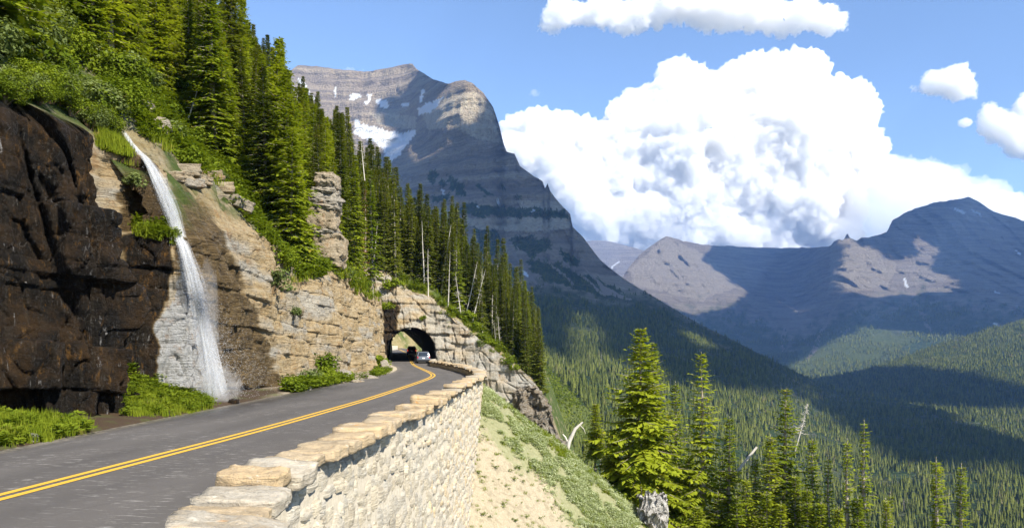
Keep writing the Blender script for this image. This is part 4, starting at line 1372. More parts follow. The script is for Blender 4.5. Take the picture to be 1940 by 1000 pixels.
def slab(l, w, h, seed, nl=7, nw=5, nh=4, rough=0.05):
    """an uneven flat slab, l long (y), w wide (x), h high, sitting on z = 0"""
    r = np.random.default_rng(seed)
    vs, idx = [], {}
    for i in range(nl + 1):
        for j in range(nw + 1):
            for q in range(nh + 1):
                if i in (0, nl) or j in (0, nw) or q in (0, nh):
                    idx[i, j, q] = len(vs)
                    vs.append((j / nw - 0.5, i / nl - 0.5, q / nh))
    v = np.array(vs)
    cx = np.abs(v[:, 0]) * 2
    cyy = np.abs(v[:, 1]) * 2
    rd = 1 - 0.05 * smooth(0.6, 1, cx) * smooth(0.6, 1, cyy)
    v[:, 0] *= rd * w
    v[:, 1] *= rd * l
    topness = v[:, 2].copy()
    v[:, 2] = v[:, 2] * h - h * 0.06 * topness * (smooth(0.75, 1, cx) + smooth(0.75, 1, cyy))
    o = r.uniform(0, 99)
    n = [fbm(v[:, 0] * 3.2 + o, v[:, 1] * 3.2, v[:, 2] * 4 + q * 9, 3) for q in range(3)]
    n2 = [perlin(v[:, 0] * 9 + o, v[:, 1] * 9, v[:, 2] * 11 + q * 9) for q in range(3)]
    v[:, 0] += rough * (n[0] + 0.5 * n2[0])
    v[:, 1] += rough * (n[1] + 0.5 * n2[1])
    v[:, 2] += rough * (0.75 * n[2] + 0.4 * n2[2]) * (0.3 + topness) + topness * (v[:, 0] * r.normal(0, 0.06) + v[:, 1] * r.normal(0, 0.05))
    fs = []

    def g(a, b, c_, d):
        fs.append((idx[a], idx[b], idx[c_], idx[d]))
    for i in range(nl):
        for j in range(nw):
            g((i, j, nh), (i, j + 1, nh), (i + 1, j + 1, nh), (i + 1, j, nh))
            g((i, j, 0), (i + 1, j, 0), (i + 1, j + 1, 0), (i, j + 1, 0))
    for i in range(nl):
        for q in range(nh):
            g((i, 0, q), (i, 0, q + 1), (i + 1, 0, q + 1), (i + 1, 0, q))
            g((i, nw, q), (i + 1, nw, q), (i + 1, nw, q + 1), (i, nw, q + 1))
    for j in range(nw):
        for q in range(nh):
            g((0, j, q), (0, j + 1, q), (0, j + 1, q + 1), (0, j, q + 1))
            g((nl, j, q), (nl, j, q + 1), (nl, j + 1, q + 1), (nl, j + 1, q))
    return v, np.array(fs)


WALLO = thing("stone_wall", (0, 0, 0), "low roadside wall of rough pale stone with flat cap slabs", "wall")
s = 7.2
rc = np.random.default_rng(21)
cap_i = 0
lo_cache = []
for i in range(10):
    lo_cache.append(mesh_np("capstone", *slab(1, 1, 1, 900 + i, 3, 2, 2, 0.05), M_CAP, False))
while s < wl_[-1] - 6:
    near_ = s < 30
    L = rc.uniform(0.62, 1.1) if s < 70 else rc.uniform(0.8, 1.3)
    c0, t, n = wall_at(s + L / 2)
    h = rc.uniform(0.13, 0.25)
    z0 = 0.30 + rc.uniform(0.0, 0.10)
    if cap_i % 3 == 1:
        z0 += 0.07
        h += 0.03
    wdt = rc.uniform(0.62, 0.92)
    ang = math.atan2(-t[0], t[1]) + rc.normal(0, 0.05)
    if c0[1] < 26:
        me = mesh_np("capstone", *slab(L * 0.985, wdt, h, 300 + cap_i, *((14, 12, 6) if c0[1] < 12 else (8, 7, 4))), M_CAP, False)
        o = link("capstone", me, WALLO)
    else:
        o = link("capstone", lo_cache[cap_i % 10], WALLO)
        o.scale = (wdt, L * 0.985, h)
    o.location = (c0[0] + n[0] * rc.uniform(-0.03, 0.06), c0[1] + n[1] * 0.02, z0)
    o.rotation_euler = (rc.normal(0, 0.025), rc.normal(0, 0.03), ang)
    s += L + rc.uniform(0.0, 0.03)
    cap_i += 1

# core of mortar and packed stone behind the facing
sy = np.arange(7.2, wl_[-1] - 4.5, 0.5)
V = []
for q in sy:
    c0, t, n = wall_at(q)
    zb = -9.5 if c0[1] < 44 else -3.5
    V.append([(c0[0] - n[0] * 0.22, c0[1] - n[1] * 0.22, -0.3), (c0[0] - n[0] * 0.22, c0[1] - n[1] * 0.22, 0.37), (c0[0] + n[0] * 0.178, c0[1] + n[1] * 0.178, 0.37), (c0[0] + n[0] * 0.178, c0[1] + n[1] * 0.178, zb)])
V = np.array(V)
link("mortar_core", mesh_np("mortar_core", V.reshape(-1, 3), [grid_faces(len(sy), 4), np.array([[0, 1, 2, 3]])], M_MORTAR), WALLO)


def rubble_unit(seed):
    """a stone seen from its face: unit width (x along wall), unit height (z), standing proud towards +y"""
    r = np.random.default_rng(seed)
    n = 5
    vs = []
    for i in range(n):
        for j in range(n):
            a, b = i / (n - 1) * 2 - 1, j / (n - 1) * 2 - 1
            e = max(abs(a), abs(b))
            x = a * (1 - 0.13 * b * b * r.uniform(-0.3, 1.3)) * 0.5 + r.normal(0, 0.05)
            z = b * (1 - 0.13 * a * a * r.uniform(-0.3, 1.3)) * 0.5 + r.normal(0, 0.05)
            y = (-0.25 if e > 0.99 else (0.85 if e > 0.45 else 0.8)) + (r.normal(0, 0.15) if e < 0.99 else 0)
            vs.append((x, y, z))
    return np.array(vs), grid_faces(n, n)


UNITS = [rubble_unit(700 + i) for i in range(14)]
stones = []
z = 0.30
rs = np.random.default_rng(33)
row = 0
while z > -9.0:
    hh = rs.uniform(0.22, 0.50)
    q = 7.2 + rs.uniform(0, 0.3)
    while q < wl_[-1] - 6:
        L = rs.uniform(0.16, 0.62)
        c0, t, n = wall_at(q + L / 2)
        if c0[1] > 48.5:
            break
        hz = hh * rs.uniform(0.65, 1.25)
        zc = z - hh / 2 + rs.normal(0, 0.07)
        # skip what the earth or the bottom of the picture hides
        gz = float(slope_z(c0[0] + n[0] * 0.4, c0[1]))
        rowpx = HY - (zc + hz / 2 - CAMZ) / c0[1] * F
        if zc + hz / 2 > gz - 0.25 and rowpx < 1085:
            sc = max(L * 60 / c0[1] ** 1.0, 1) * hz / c0[1]
            stones.append((c0, n, t, zc, L, hz, rs.uniform(0.025, 0.08), int(rs.integers(0, 14)), rs.uniform(0, 1), (L * 2.5 / c0[1] ** 2) * (hz / c0[1])))
        q += L + rs.uniform(0.012, 0.05)
    z -= hh + rs.uniform(0.0, 0.03)
    row += 1
stones.sort(key=lambda a: -a[9])
unit_me = [mesh_np("stone", v, f, M_RUB, False) for v, f in UNITS]
for st in stones[:300]:
    c0, n, t, zc, L, hz, pr, ui, tint, _ = st
    o = link("stone", unit_me[ui], WALLO)
    o.location = (c0[0] + n[0] * 0.185, c0[1] + n[1] * 0.185, zc)
    # local x along the wall, local y outward
    o.rotation_euler = (rs.normal(0, 0.05), rs.normal(0, 0.10), math.atan2(t[1], t[0]) + math.pi)
    o.scale = (L, pr, hz)
BVv, BFf, BT = [], [], []
nb = 0
for st in stones[300:]:
    c0, n, t, zc, L, hz, pr, ui, tint, _ = st
    v, f = UNITS[ui]
    a = rs.normal(0, 0.10)
    lx, lz = v[:, 0] * L, v[:, 2] * hz
    lx, lz = lx * math.cos(a) - lz * math.sin(a), lx * math.sin(a) + lz * math.cos(a)
    w = np.stack([c0[0] + n[0] * (0.185 + v[:, 1] * pr) - t[0] * lx, c0[1] + n[1] * (0.185 + v[:, 1] * pr) - t[1] * lx, zc + lz], -1)
    BVv.append(w)
    BFf.append(f + nb)
    BT.append(np.full(len(v), tint))
    nb += len(v)
if BVv:
    link("rubble_facing", mesh_np("rubble_facing", np.concatenate(BVv), np.concatenate(BFf), M_RUB, False, {"tint": np.concatenate(BT)}), WALLO, kind="stuff")

# inner face towards the road: a course of small upright stones
IV, IF, IT = [], [], []
nb = 0
q = 7.2
while q < wl_[-1] - 6:
    L = rs.uniform(0.3, 0.8)
    c0, t, n = wall_at(q + L / 2)
    hz = 0.46
    v, f = UNITS[int(rs.integers(0, 14))]
    w = np.stack([c0[0] - n[0] * (0.21 + v[:, 1] * 0.08) + t[0] * v[:, 0] * L, c0[1] - n[1] * (0.21 + v[:, 1] * 0.08) + t[1] * v[:, 0] * L, 0.13 + v[:, 2] * hz], -1)
    IV.append(w)
    IF.append(f + nb)
    IT.append(np.full(len(v), rs.uniform(0, 1)))
    nb += len(v)
    q += L + 0.02
link("inner_facing", mesh_np("inner_facing", np.concatenate(IV), np.concatenate(IF), M_RUB, False, {"tint": np.concatenate(IT)}), WALLO, kind="stuff")
# ================================================================== TREES AND PLANTS
M_BARK = None
k = NM("conifer_bark")
p = k.pos()
oi = k.n("ShaderNodeObjectInfo").outputs["Random"]
c = k.mix(k.ramp(k.noise(k.pos((6, 6, 1.2)), 1.5, 4, 0.7), [(0.35, 0.0), (0.65, 1.0)]), (0.17, 0.135, 0.105), (0.42, 0.37, 0.31))
M_BARK = k.surf(k.bsdf(c, 0.95, k.bump(k.noise(k.pos((8, 8, 2)), 3.0, 4), 0.7, 0.04), 0.1))
k = NM("bleached_wood")
c = k.mix(k.noise(k.pos((5, 5, 0.8)), 2.0, 5, 0.7), (0.40, 0.36, 0.31), (0.66, 0.62, 0.56))
M_SNAG = k.surf(k.bsdf(c, 0.9, k.bump(k.noise(k.pos((9, 9, 2)), 3.0, 4), 0.7, 0.03), 0.1))
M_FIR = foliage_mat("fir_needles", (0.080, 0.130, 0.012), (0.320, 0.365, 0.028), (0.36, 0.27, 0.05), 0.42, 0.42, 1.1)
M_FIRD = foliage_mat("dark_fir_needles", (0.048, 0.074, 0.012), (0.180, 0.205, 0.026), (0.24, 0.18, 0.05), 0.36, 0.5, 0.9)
M_RUST = foliage_mat("rust_needles", (0.20, 0.10, 0.04), (0.34, 0.19, 0.08), None, 0.2, 0.3, 1.0)
M_LEAF = foliage_mat("shrub_leaves", (0.050, 0.090, 0.010), (0.215, 0.265, 0.022), None, 0.42, 0.35, 2.0)
M_LEAF2 = foliage_mat("greyish_leaves", (0.080, 0.110, 0.030), (0.20, 0.24, 0.085), None, 0.35, 0.35, 2.0)
M_GRASS = foliage_mat("grass_blades", (0.10, 0.15, 0.010), (0.28, 0.32, 0.03), (0.34, 0.26, 0.08), 0.40, 0.25, 1.0)
M_FLOWER = foliage_mat("pale_ground_plants", (0.22, 0.27, 0.09), (0.55, 0.59, 0.38), None, 0.35, 0.5, 1.2)
M_STALK = plain("brown_stalks", (0.16, 0.11, 0.06), 0.9, 0, 0.1)


def tube(path, radii, sides=6, wob=0.0, r=None):
    path = np.asarray(path, float)
    n = len(path)
    tan = np.gradient(path, axis=0)
    tan /= np.linalg.norm(tan, axis=1)[:, None] + 1e-9
    ref = np.array([0.9, 0.3, 0.2]) if abs(tan[0, 2]) > 0.8 else np.array([0, 0, 1.0])
    a = np.cross(tan, ref)
    a /= np.linalg.norm(a, axis=1)[:, None] + 1e-9
    b = np.cross(tan, a)
    an = np.linspace(0, 2 * math.pi, sides, endpoint=False)
    V = path[:, None] + (a[:, None] * np.cos(an)[None, :, None] + b[:, None] * np.sin(an)[None, :, None]) * np.asarray(radii)[:, None, None]
    if wob and r is not None:
        V = V + r.normal(0, wob, V.shape) * np.asarray(radii)[:, None, None]
    i = np.arange(n * sides).reshape(n, sides)
    j = np.roll(i, -1, 1)
    F_ = np.stack([i[:-1], j[:-1], j[1:], i[1:]], -1).reshape(-1, 4)
    return V.reshape(-1, 3), F_


def joinm(parts):
    V, Q, o = [], [], 0
    for v, f in parts:
        V.append(v)
        Q.append(f + o)
        o += len(v)
    return np.concatenate(V), np.concatenate(Q)


def conifer(H, R, seed, gap=0.30, step=0.30, tw=0.30, start=0.06, flag=None, thin=0.0, droop=0.25, power=0.85, twigw=0.20, per=7, lean=0.0, topk=1.0):
    """needle sprays as narrow leaf-shaped faces set along every branch; returns (crown verts, faces, trunk verts, faces)"""
    r = np.random.default_rng(seed)
    quads = []
    sticks = []
    zt = np.linspace(-1.2, H, 14)
    bend = np.cumsum(r.normal(0, 0.012, 14)) * H * 0.15
    bend2 = np.cumsum(r.normal(0, 0.012, 14)) * H * 0.15
    bend -= bend[0]
    bend2 -= bend2[0]
    cxz = lambda z: np.array([np.interp(z, zt, bend) + lean * max(z, 0), np.interp(z, zt, bend2)])
    rad = 0.017 * H * (1 - np.clip(zt / H, 0, 0.985)) ** 0.8 + 0.008
    path = np.stack([bend + lean * np.maximum(zt, 0), bend2, zt], -1)
    trunk = [tube(path, rad, 7, 0.06, r)]
    z = H * start
    while z < H * 0.985:
        f = z / H
        prof = (1 - f) ** power * (0.80 + 0.20 * min(1, f / 0.15 + 0.4)) * (0.82 + 0.36 * r.random())
        nb = int(per * (0.65 + 0.6 * r.random()) * (0.6 + 0.4 * (1 - f)) + 1.5)
        a0 = r.uniform(0, 6.28)
        for b in range(nb):
            if r.random() < thin * (1.0 - 0.6 * f):
                if r.random() < 0.35:
                    an = r.uniform(0, 6.28)
                    l = R * prof * r.uniform(0.3, 0.7) + 0.1
                    c2 = cxz(z)
                    p0 = np.array([c2[0], c2[1], z])
                    p1 = p0 + np.array([math.cos(an) * l, math.sin(an) * l, -0.18 * l])
                    sticks.append(tube([p0, (p0 + p1) / 2 + [0, 0, 0.05 * l], p1], [0.022, 0.015, 0.004], 3))
                continue
            an = a0 + b * 6.283 / nb + r.normal(0, 0.25)
            k_ = 1.0
            if flag is not None:
                k_ = max(0.12, 0.55 + 0.55 * math.cos(an - flag))
            l = (R * prof * r.uniform(0.55, 1.15) * k_ * (1 + 0.35 * float(perlin(math.cos(an) * 1.2 + seed, math.sin(an) * 1.2, z * 0.45))) + 0.17 * topk)
            el = 0.55 * f ** 1.5 - 0.28 * (1 - f) + r.normal(0, 0.08)
            n = max(3, int(l / (0.17 if H < 7 else 0.22)))
            t = np.linspace(0.08, 1, n + 1)
            hd = np.array([math.cos(an), math.sin(an)])
            c2 = cxz(z)
            px = c2[0] + hd[0] * t * l
            py = c2[1] + hd[1] * t * l
            pz = z + l * (np.tan(el) * t - droop * t ** 1.6 + droop * 0.55 * t ** 3.2)
            side = np.array([-hd[1], hd[0], 0.0])
            pts = np.stack([px, py, pz], -1)
            if r.random() < 0.5:
                sticks.append(tube(pts[[0, n // 2, n]], [0.012 + 0.008 * l, 0.010 + 0.004 * l, 0.003], 3))
            for i in range(n + 1):
                p0 = pts[i]
                d = (pts[min(i + 1, n)] - pts[max(i - 1, 0)])
                d /= np.linalg.norm(d) + 1e-9
                tl = tw * (0.55 + 0.75 * (1 - t[i]) + 0.2) * r.uniform(0.7, 1.25) * min(1.0, 0.35 + l / (R + 0.1) * 0.9)
                for sgn in ((-1, 1) if i < n else (0,)):
                    if r.random() < gap * 0.35:
                        continue
                    sw = 0.95 if sgn else 0.0
                    dirv = d * (0.62 if sgn else 1.0) + side * sgn * sw + np.array([0, 0, r.normal(-0.12, 0.16)])
                    dirv /= np.linalg.norm(dirv)
                    wv = np.cross(dirv, np.array([0, 0, 1.0]))
                    wv /= np.linalg.norm(wv) + 1e-9
                    ro = r.normal(0, 0.32)
                    wv = wv * math.cos(ro) + np.cross(dirv, wv) * math.sin(ro)
                    ww = twigw * tl * r.uniform(0.8, 1.3)
                    m = p0 + dirv * tl * 0.45 + np.array([0, 0, 0.04 * tl])
                    q = [p0, m + wv * ww, p0 + dirv * tl + np.array([0, 0, -0.07 * tl]), m - wv * ww]
                    quads.append(q)
        z += step * r.uniform(0.7, 1.25) * (0.55 + 0.45 * (1 - f)) * (1.0 if H > 5 else 0.6)
    # leader
    top = np.array([*cxz(H), H])
    for i in range(10):
        an = i * 2.4
        p0 = top - np.array([0, 0, 0.10 * i])
        dv = np.array([math.cos(an) * 0.5, math.sin(an) * 0.5, 0.8 - i * 0.05])
        tl = 0.12 + 0.025 * i
        wv = np.cross(dv, [0, 0, 1.0])
        wv /= np.linalg.norm(wv)
        m = p0 + dv * tl * 0.5
        quads.append([p0, m + wv * tl * 0.2, p0 + dv * tl, m - wv * tl * 0.2])
    Q = np.array(quads).reshape(-1, 3)
    Fq = np.arange(len(Q)).reshape(-1, 4)
    tv, tf_ = joinm(trunk + sticks)
    return Q, Fq, tv, tf_


def tree_meshes(args, mat, bark=None):
    cv, cf, tv, tf_ = conifer(**args)
    return mesh_np("crown", cv, cf, mat), mesh_np("trunk", tv, tf_, bark or M_BARK, True)


def snag(H, seed, nb=26, blen=1.0, lean=0.0, r0=0.02, twist=0.0, top=0.0):
    r = np.random.default_rng(seed)
    zt = np.linspace(-0.8, H, 10)
    bx_ = np.cumsum(r.normal(0, 0.02, 10)) * H * 0.12
    path = np.stack([bx_ - bx_[0] + lean * np.maximum(zt, 0), np.cumsum(r.normal(0, 0.01, 10)) * H * 0.1, zt], -1)
    parts = [tube(path, r0 * H * (1 - np.clip(zt / H, 0, 1) * (0.93 - top)) + 0.006, 7, 0.08, r)]
    br = []
    for i in range(nb):
        z = H * r.uniform(0.15, 0.98)
        p0 = np.array([np.interp(z, zt, path[:, 0]), np.interp(z, zt, path[:, 1]), z])
        an = r.uniform(0, 6.28)
        l = blen * (1.1 - z / H * 0.8) * r.uniform(0.3, 1.15)
        d = np.array([math.cos(an), math.sin(an), 0])
        mid = p0 + d * l * 0.5 + np.array([0, 0, r.normal(-0.04, 0.12) * l])
        end = p0 + d * l + np.array([0, 0, r.normal(-0.22, 0.22) * l])
        br.append(tube([p0, mid, end], [0.012 + 0.012 * l, 0.010 + 0.006 * l, 0.003], 4))
        for q in range(2 if l > 0.5 else 0):
            s0 = p0 + (mid - p0) * r.uniform(0.5, 1.0)
            e2 = s0 + np.array([d[1], -d[0], r.normal(-0.2, 0.3)]) * l * 0.35 * (1 if q else -1) + d * l * 0.2
            br.append(tube([s0, (s0 + e2) / 2, e2], [0.010, 0.007, 0.002], 3))
    return joinm(parts), joinm(br) if br else None


def place_tree(name, crown, trunk, loc, sc, rz, label, cat, group=None, tilt=(0, 0), parts=("crown", "trunk")):
    t = thing(name, loc, label, cat, group)
    t.rotation_euler = (tilt[0], tilt[1], rz)
    t.scale = (sc[0], sc[0], sc[1]) if not np.isscalar(sc) else (sc, sc, sc)
    for nm, me in zip(parts, (crown, trunk)):
        if me is not None:
            link(nm, me, t)
    return t


# ---- prototypes for the wooded hillside (real metres; copies share their meshes)
PROT = []
specs = [dict(H=13, R=2.3, seed=101, per=9, step=0.32, tw=0.52, start=0.03, twigw=0.24), dict(H=14, R=1.8, seed=102, per=9, step=0.32, tw=0.46, start=0.04, power=0.8, twigw=0.24),
         dict(H=12, R=2.0, seed=103, per=8, step=0.34, tw=0.48, start=0.05, thin=0.10, twigw=0.24), dict(H=15, R=1.55, seed=104, per=8, step=0.32, tw=0.44, start=0.06, power=0.75, twigw=0.24),
         dict(H=13, R=1.8, seed=105, per=7, step=0.36, tw=0.46, start=0.12, thin=0.26, twigw=0.24), dict(H=9, R=1.8, seed=106, per=9, step=0.30, tw=0.46, start=0.03, twigw=0.24)]
for i, sp in enumerate(specs):
    PROT.append(tree_meshes(sp, M_FIR if i != 3 else M_FIRD))
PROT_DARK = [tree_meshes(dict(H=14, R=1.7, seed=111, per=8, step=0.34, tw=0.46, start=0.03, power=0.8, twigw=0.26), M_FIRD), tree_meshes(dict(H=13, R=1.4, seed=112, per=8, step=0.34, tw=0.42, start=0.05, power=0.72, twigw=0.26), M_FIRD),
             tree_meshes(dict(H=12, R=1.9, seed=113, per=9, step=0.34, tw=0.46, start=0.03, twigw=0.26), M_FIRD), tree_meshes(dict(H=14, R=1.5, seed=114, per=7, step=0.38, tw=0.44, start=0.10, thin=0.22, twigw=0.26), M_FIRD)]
KIND_WORDS = ["broad bushy", "full narrow topped", "ragged", "tall dark", "sparse bare stemmed", "short thick"]
KIND_WORDS_D = ["tapering dark", "spire thin dark", "thick dark", "sparse dark"]
SNAGS = []
for i in range(5):
    (a, b), br = snag([9, 11, 8, 12, 7][i], 500 + i, [30, 22, 40, 26, 18][i], [1.1, 0.8, 1.5, 1.0, 0.9][i], 0, 0.012)
    SNAGS.append((mesh_np("branches", *br, M_SNAG), mesh_np("trunk", a, b, M_SNAG, True)))

LAND = (BV_CLIFF, BV_RIB)
rt = np.random.default_rng(77)
placed = []


def ground_at(X, Y):
    z = drop(X, Y, LAND)
    return z


def project(X, Y, Z):
    return CX + X / Y * F, HY - (Z - CAMZ) / Y * F


# the open places on the hillside, in photograph columns and rows (of a tree's foot): rock, stream, ledges
OPEN = [[(-300, 150), (-300, 420), (250, 430), (350, 340), (300, 280), (262, 215), (200, 120), (80, 60)],
        [(225, 170), (300, 170), (345, 250), (420, 300), (480, 380), (530, 470), (585, 545), (660, 500), (700, 520), (735, 560), (740, 760), (0, 760), (0, 300)],
        [(572, 300), (650, 300), (655, 510), (572, 520)], [(745, 528), (800, 530), (870, 590), (960, 665), (1010, 720), (1010, 900), (745, 900)]]


def try_tree(X, Y, mind):
    z = ground_at(X, Y)
    if z is None:
        return None
    px, py = project(X, Y, z)
    for io, o in enumerate(OPEN):
        if io == 2 and Y > 69:
            continue
        if inpoly(px, py, o):
            return None
    for (a, b, m) in placed:
        if (a - X) ** 2 + (b - Y) ** 2 < min(mind, m) ** 2:
            return None
    return z, px, py


GROUPS = {}
TREE_N = {"near": 0}


def zone_of(px, py, Y):
    """what a tree stands beside, in words one can follow in the picture"""
    if Y < 34:
        return "high above the dark cliff at the corner of the wood"
    if Y < 50:
        return "close above the upper cascade"
    if Y < 62:
        return "in the wood behind the upper cascade" if px > 300 else "in the wood above the alder thicket"
    if Y < 75:
        return "between the pale rock wall and the sky line" if py < 260 else "just above the brow of the pale rock wall"
    if Y < 95:
        return "behind the stacked rock pillar" if px < 620 else "between the rock pillar and the tunnel"
    if Y < 115:
        return "high on the far side of the wood" if px < 640 else "in the hollow left of the tunnel"
    if px < 760:
        return "on the skyline left of the tunnel"
    if px < 860:
        return "straight above the tunnel arch"
    if px < 930:
        return "halfway down the crest right of the tunnel"
    return "near the lower end of the crest right of the tunnel"


def add_fir(X, Y, z, mind, dark, kind=None, scale=None, label=None, group=None):
    pr = PROT_DARK if dark else PROT
    i = int(rt.integers(0, len(pr))) if kind is None else kind
    sc = rt.uniform(0.72, 1.12) if scale is None else scale
    q = project(X, Y, z)
    zn = zone_of(q[0], q[1], Y)
    lb = "%s%s fir %s" % ("young " if sc < 0.8 else ("tall " if sc > 1.0 and not label and not dark and i != 3 else ""), (KIND_WORDS_D if dark else KIND_WORDS)[i], zn)
    if label is None:
        group = "firs " + zn
    place_tree("fir_tree", pr[i][0], pr[i][1], (X, Y, z - 0.3), (sc * rt.uniform(0.9, 1.12), sc), rt.uniform(0, 6.28), label or lb, "tree", group, (rt.normal(0, 0.02), rt.normal(0, 0.02)))
    placed.append((X, Y, mind))


# trees one can point out, each with a place of its own on the hillside: (x of foot, depth, kind, scale, dark, label)
for (X, Y, kind, sc, dark, lb) in [
    (-18.6, 62, 0, 1.10, False, "broad bushy fir standing foremost above the steep ledge of pale rock"),
    (-15.2, 86, 4, 1.0, False, "bright yellow green fir beside the rock pillar, just left of the tunnel"),
    (-16.0, 80, 1, 0.85, False, "full light green fir close behind the stacked rock pillar"),
    (-22.5, 60, 1, 1.15, False, "tall fir forming the edge of the wood against the sky"),
    (-23.5, 66, 3, 1.15, False, "dark tall fir with bare upper trunk at the edge of the wood against the sky"),
    (1.5, 121, 0, 0.72, True, "outermost fir on the right end of the rocky crest"),
    (-1.0, 123, 1, 0.80, True, "second fir from the right end of the rocky crest")]:
    z = ground_at(X, Y)
    if z is not None:
        add_fir(X, Y, z, 1.5, dark, kind, sc, lb, None)
for i, (x, y) in enumerate([(15, 70), (60, 40), (110, 75), (150, 25), (195, 60), (235, 35), (85, 100), (30, 118), (175, 112), (215, 105)]):
    hh = hit(x, y, (BV_CLIFF,))
    if hh is not None:
        add_fir(hh[0].x, hh[0].y, hh[0].z, 1.2, i % 4 == 3, [4, 2, 5, 1, 0, 2, 5, 3, 1, 2][i], 0.62 + 0.28 * float(hash01(i, 5)),
                ["first fir from the left standing among the alders", "second fir from the left high among the alders", "ragged young fir in the middle of the alder thicket", "dark thin fir at the top edge above the alder thicket", "fir at the upper right of the alder thicket",
                 "fir at the top edge between the alders and the dense wood", "short fir low in the alder thicket", "sparse fir near the rim of the dark cliff", "narrow fir rising behind the cliff corner alders", "ragged fir at the right border of the alder thicket"][i], None)
n_ind = 0
tries = 0
while n_ind < 296 and tries < 14000:
    tries += 1
    u_ = rt.random()
    if u_ < 0.45:
        Y = rt.uniform(24, 76)
        X = float(smoothed(XCK, Y, 1.5)) - rt.uniform(1.5, 24)
        dark, md = rt.random() < 0.12, 1.75
    elif u_ < 0.65:
        Y = rt.uniform(74, 116)
        X = float(smoothed(XCK, Y, 1.5)) - rt.uniform(0.6, 22)
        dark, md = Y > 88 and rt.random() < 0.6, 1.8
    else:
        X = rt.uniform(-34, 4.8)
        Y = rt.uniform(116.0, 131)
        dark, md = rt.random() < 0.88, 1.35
    q = try_tree(X, Y, md)
    if q is None:
        continue
    z, px, py = q
    if px < -80 or px > 1040 or py < -260:
        continue
    sc = rt.uniform(0.7, 1.1)
    if X > -8 and Y > 114:
        sc *= 0.80
    if px > 940:
        sc *= 0.9
    add_fir(X, Y, z, md, dark, None, sc)
    n_ind += 1
# what stands behind them reads as one mass
pts, scs, rots, idx = [], [], [], []
tries = 0
while len(pts) < 620 and tries < 12000:
    tries += 1
    if rt.random() < 0.6:
        Y = rt.uniform(50, 150)
        X = float(smoothed(XCK, Y, 1.5)) - rt.uniform(14, 62)
    else:
        X, Y = rt.uniform(-60, 3), rt.uniform(122, 150)
    q = try_tree(X, Y, 1.5)
    if q is None:
        continue
    placed.append((X, Y, 1.7))
    pts.append((X, Y, q[0] - 0.3))
    s_ = rt.uniform(0.75, 1.1)
    scs.append((s_, s_, s_))
    rots.append((0, 0, rt.uniform(0, 6.28)))
    idx.append(int(rt.integers(0, 4)) * 2)
src = []
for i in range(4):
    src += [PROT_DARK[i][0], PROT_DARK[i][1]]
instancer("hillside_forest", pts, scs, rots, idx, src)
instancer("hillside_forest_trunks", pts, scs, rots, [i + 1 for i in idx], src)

# dead standing trunks on the hillside
SN = [(-12.5, 118.2, 0, 0.8, 0.05), (-9.6, 119, 1, 0.75, 0.20), (-7.6, 118.5, 2, 0.85, -0.12), (-6.0, 119.5, 3, 0.7, 0.28), (-4.4, 118.6, 0, 0.7, 0.22), (-3.0, 120, 4, 0.9, 0.06), (-1.8, 119.0, 2, 0.6, 0.30), (-0.2, 119.5, 1, 0.6, 0.15), (-10.8, 121, 3, 0.9, 0.15),
      (-8.8, 122, 2, 1.1, 0.1), (-17.5, 118.5, 4, 0.65, 0.0), (-20, 112, 1, 0.9, 0.12), (-22, 104, 3, 1.0, 0.18), (-5.2, 122, 2, 1.0, -0.05), (-7.0, 121, 0, 0.9, 0.25), (2.4, 119.5, 4, 0.8, 0.0), (-2.4, 118.0, 4, 0.6, 0.5), (-13.4, 121, 1, 0.9, 0.1)]
for i, (X, Y, kd, sc, ln) in enumerate(SN):
    z = ground_at(X, Y)
    if z is None:
        continue
    place_tree("dead_tree", SNAGS[kd][0], SNAGS[kd][1], (X, Y, z - 0.2), (sc, sc), rt.uniform(0, 6.28), "bleached bare dead trunk leaning among the firs beside the tunnel", "dead tree", "dead trunks above the tunnel", (rt.normal(0, 0.05), ln), ("branches", "trunk"))


def snag_at(x0, y0, x1, y1, d, kd, label, r0=0.014, nb=24, blen=0.9, seed=0, top=0.0):
    """a dead trunk from foot pixel (x0, y0) to tip pixel (x1, y1), d metres away"""
    a, b = P(x0, y0, d), P(x1, y1, d)
    L = float(np.linalg.norm(b - a))
    (tv, tf_), br = snag(L, 600 + seed, nb, blen, 0, r0, 0, top)
    t = thing("dead_tree", tuple(a), label, "dead tree")
    dv = Vector(b - a).normalized()
    t.rotation_mode = 'QUATERNION'
    t.rotation_quaternion = Vector((0, 0, 1)).rotation_difference(dv)
    link("branches", mesh_np("branches", *br, M_SNAG), t)
    link("trunk", mesh_np("trunk", tv, tf_, M_SNAG, True), t)
    return t


def front_depth(x, y, extra=-0.2):
    h = hit(x, y)
    return (h[0].y + extra) if h else 60.0


snag_at(322, 118, 357, -30, front_depth(322, 118) - 5.0, 0, "thick pale leaning dead trunk near the top of the wood above the waterfall", 0.022, 40, 1.6, 1, 0.5)
snag_at(394, 150, 408, 20, front_depth(394, 150) - 5.5, 1, "pale upright bare trunk showing between the tall firs above the waterfall", 0.016, 22, 1.2, 2, 0.4)
snag_at(552, 290, 566, 172, 84, 2, "white forked dead tree standing out before the firs on the skyline", 0.020, 14, 1.6, 3, 0.2)
snag_at(360, 215, 376, 165, front_depth(360, 215) - 3.5, 3, "short pale broken stem leaning in the firs above the waterfall", 0.02, 10, 0.6, 4, 0.4)
snag_at(690, 330, 684, 265, 96, 3, "thin grey dead stem beside the rust coloured fir", 0.012, 16, 0.7, 5)
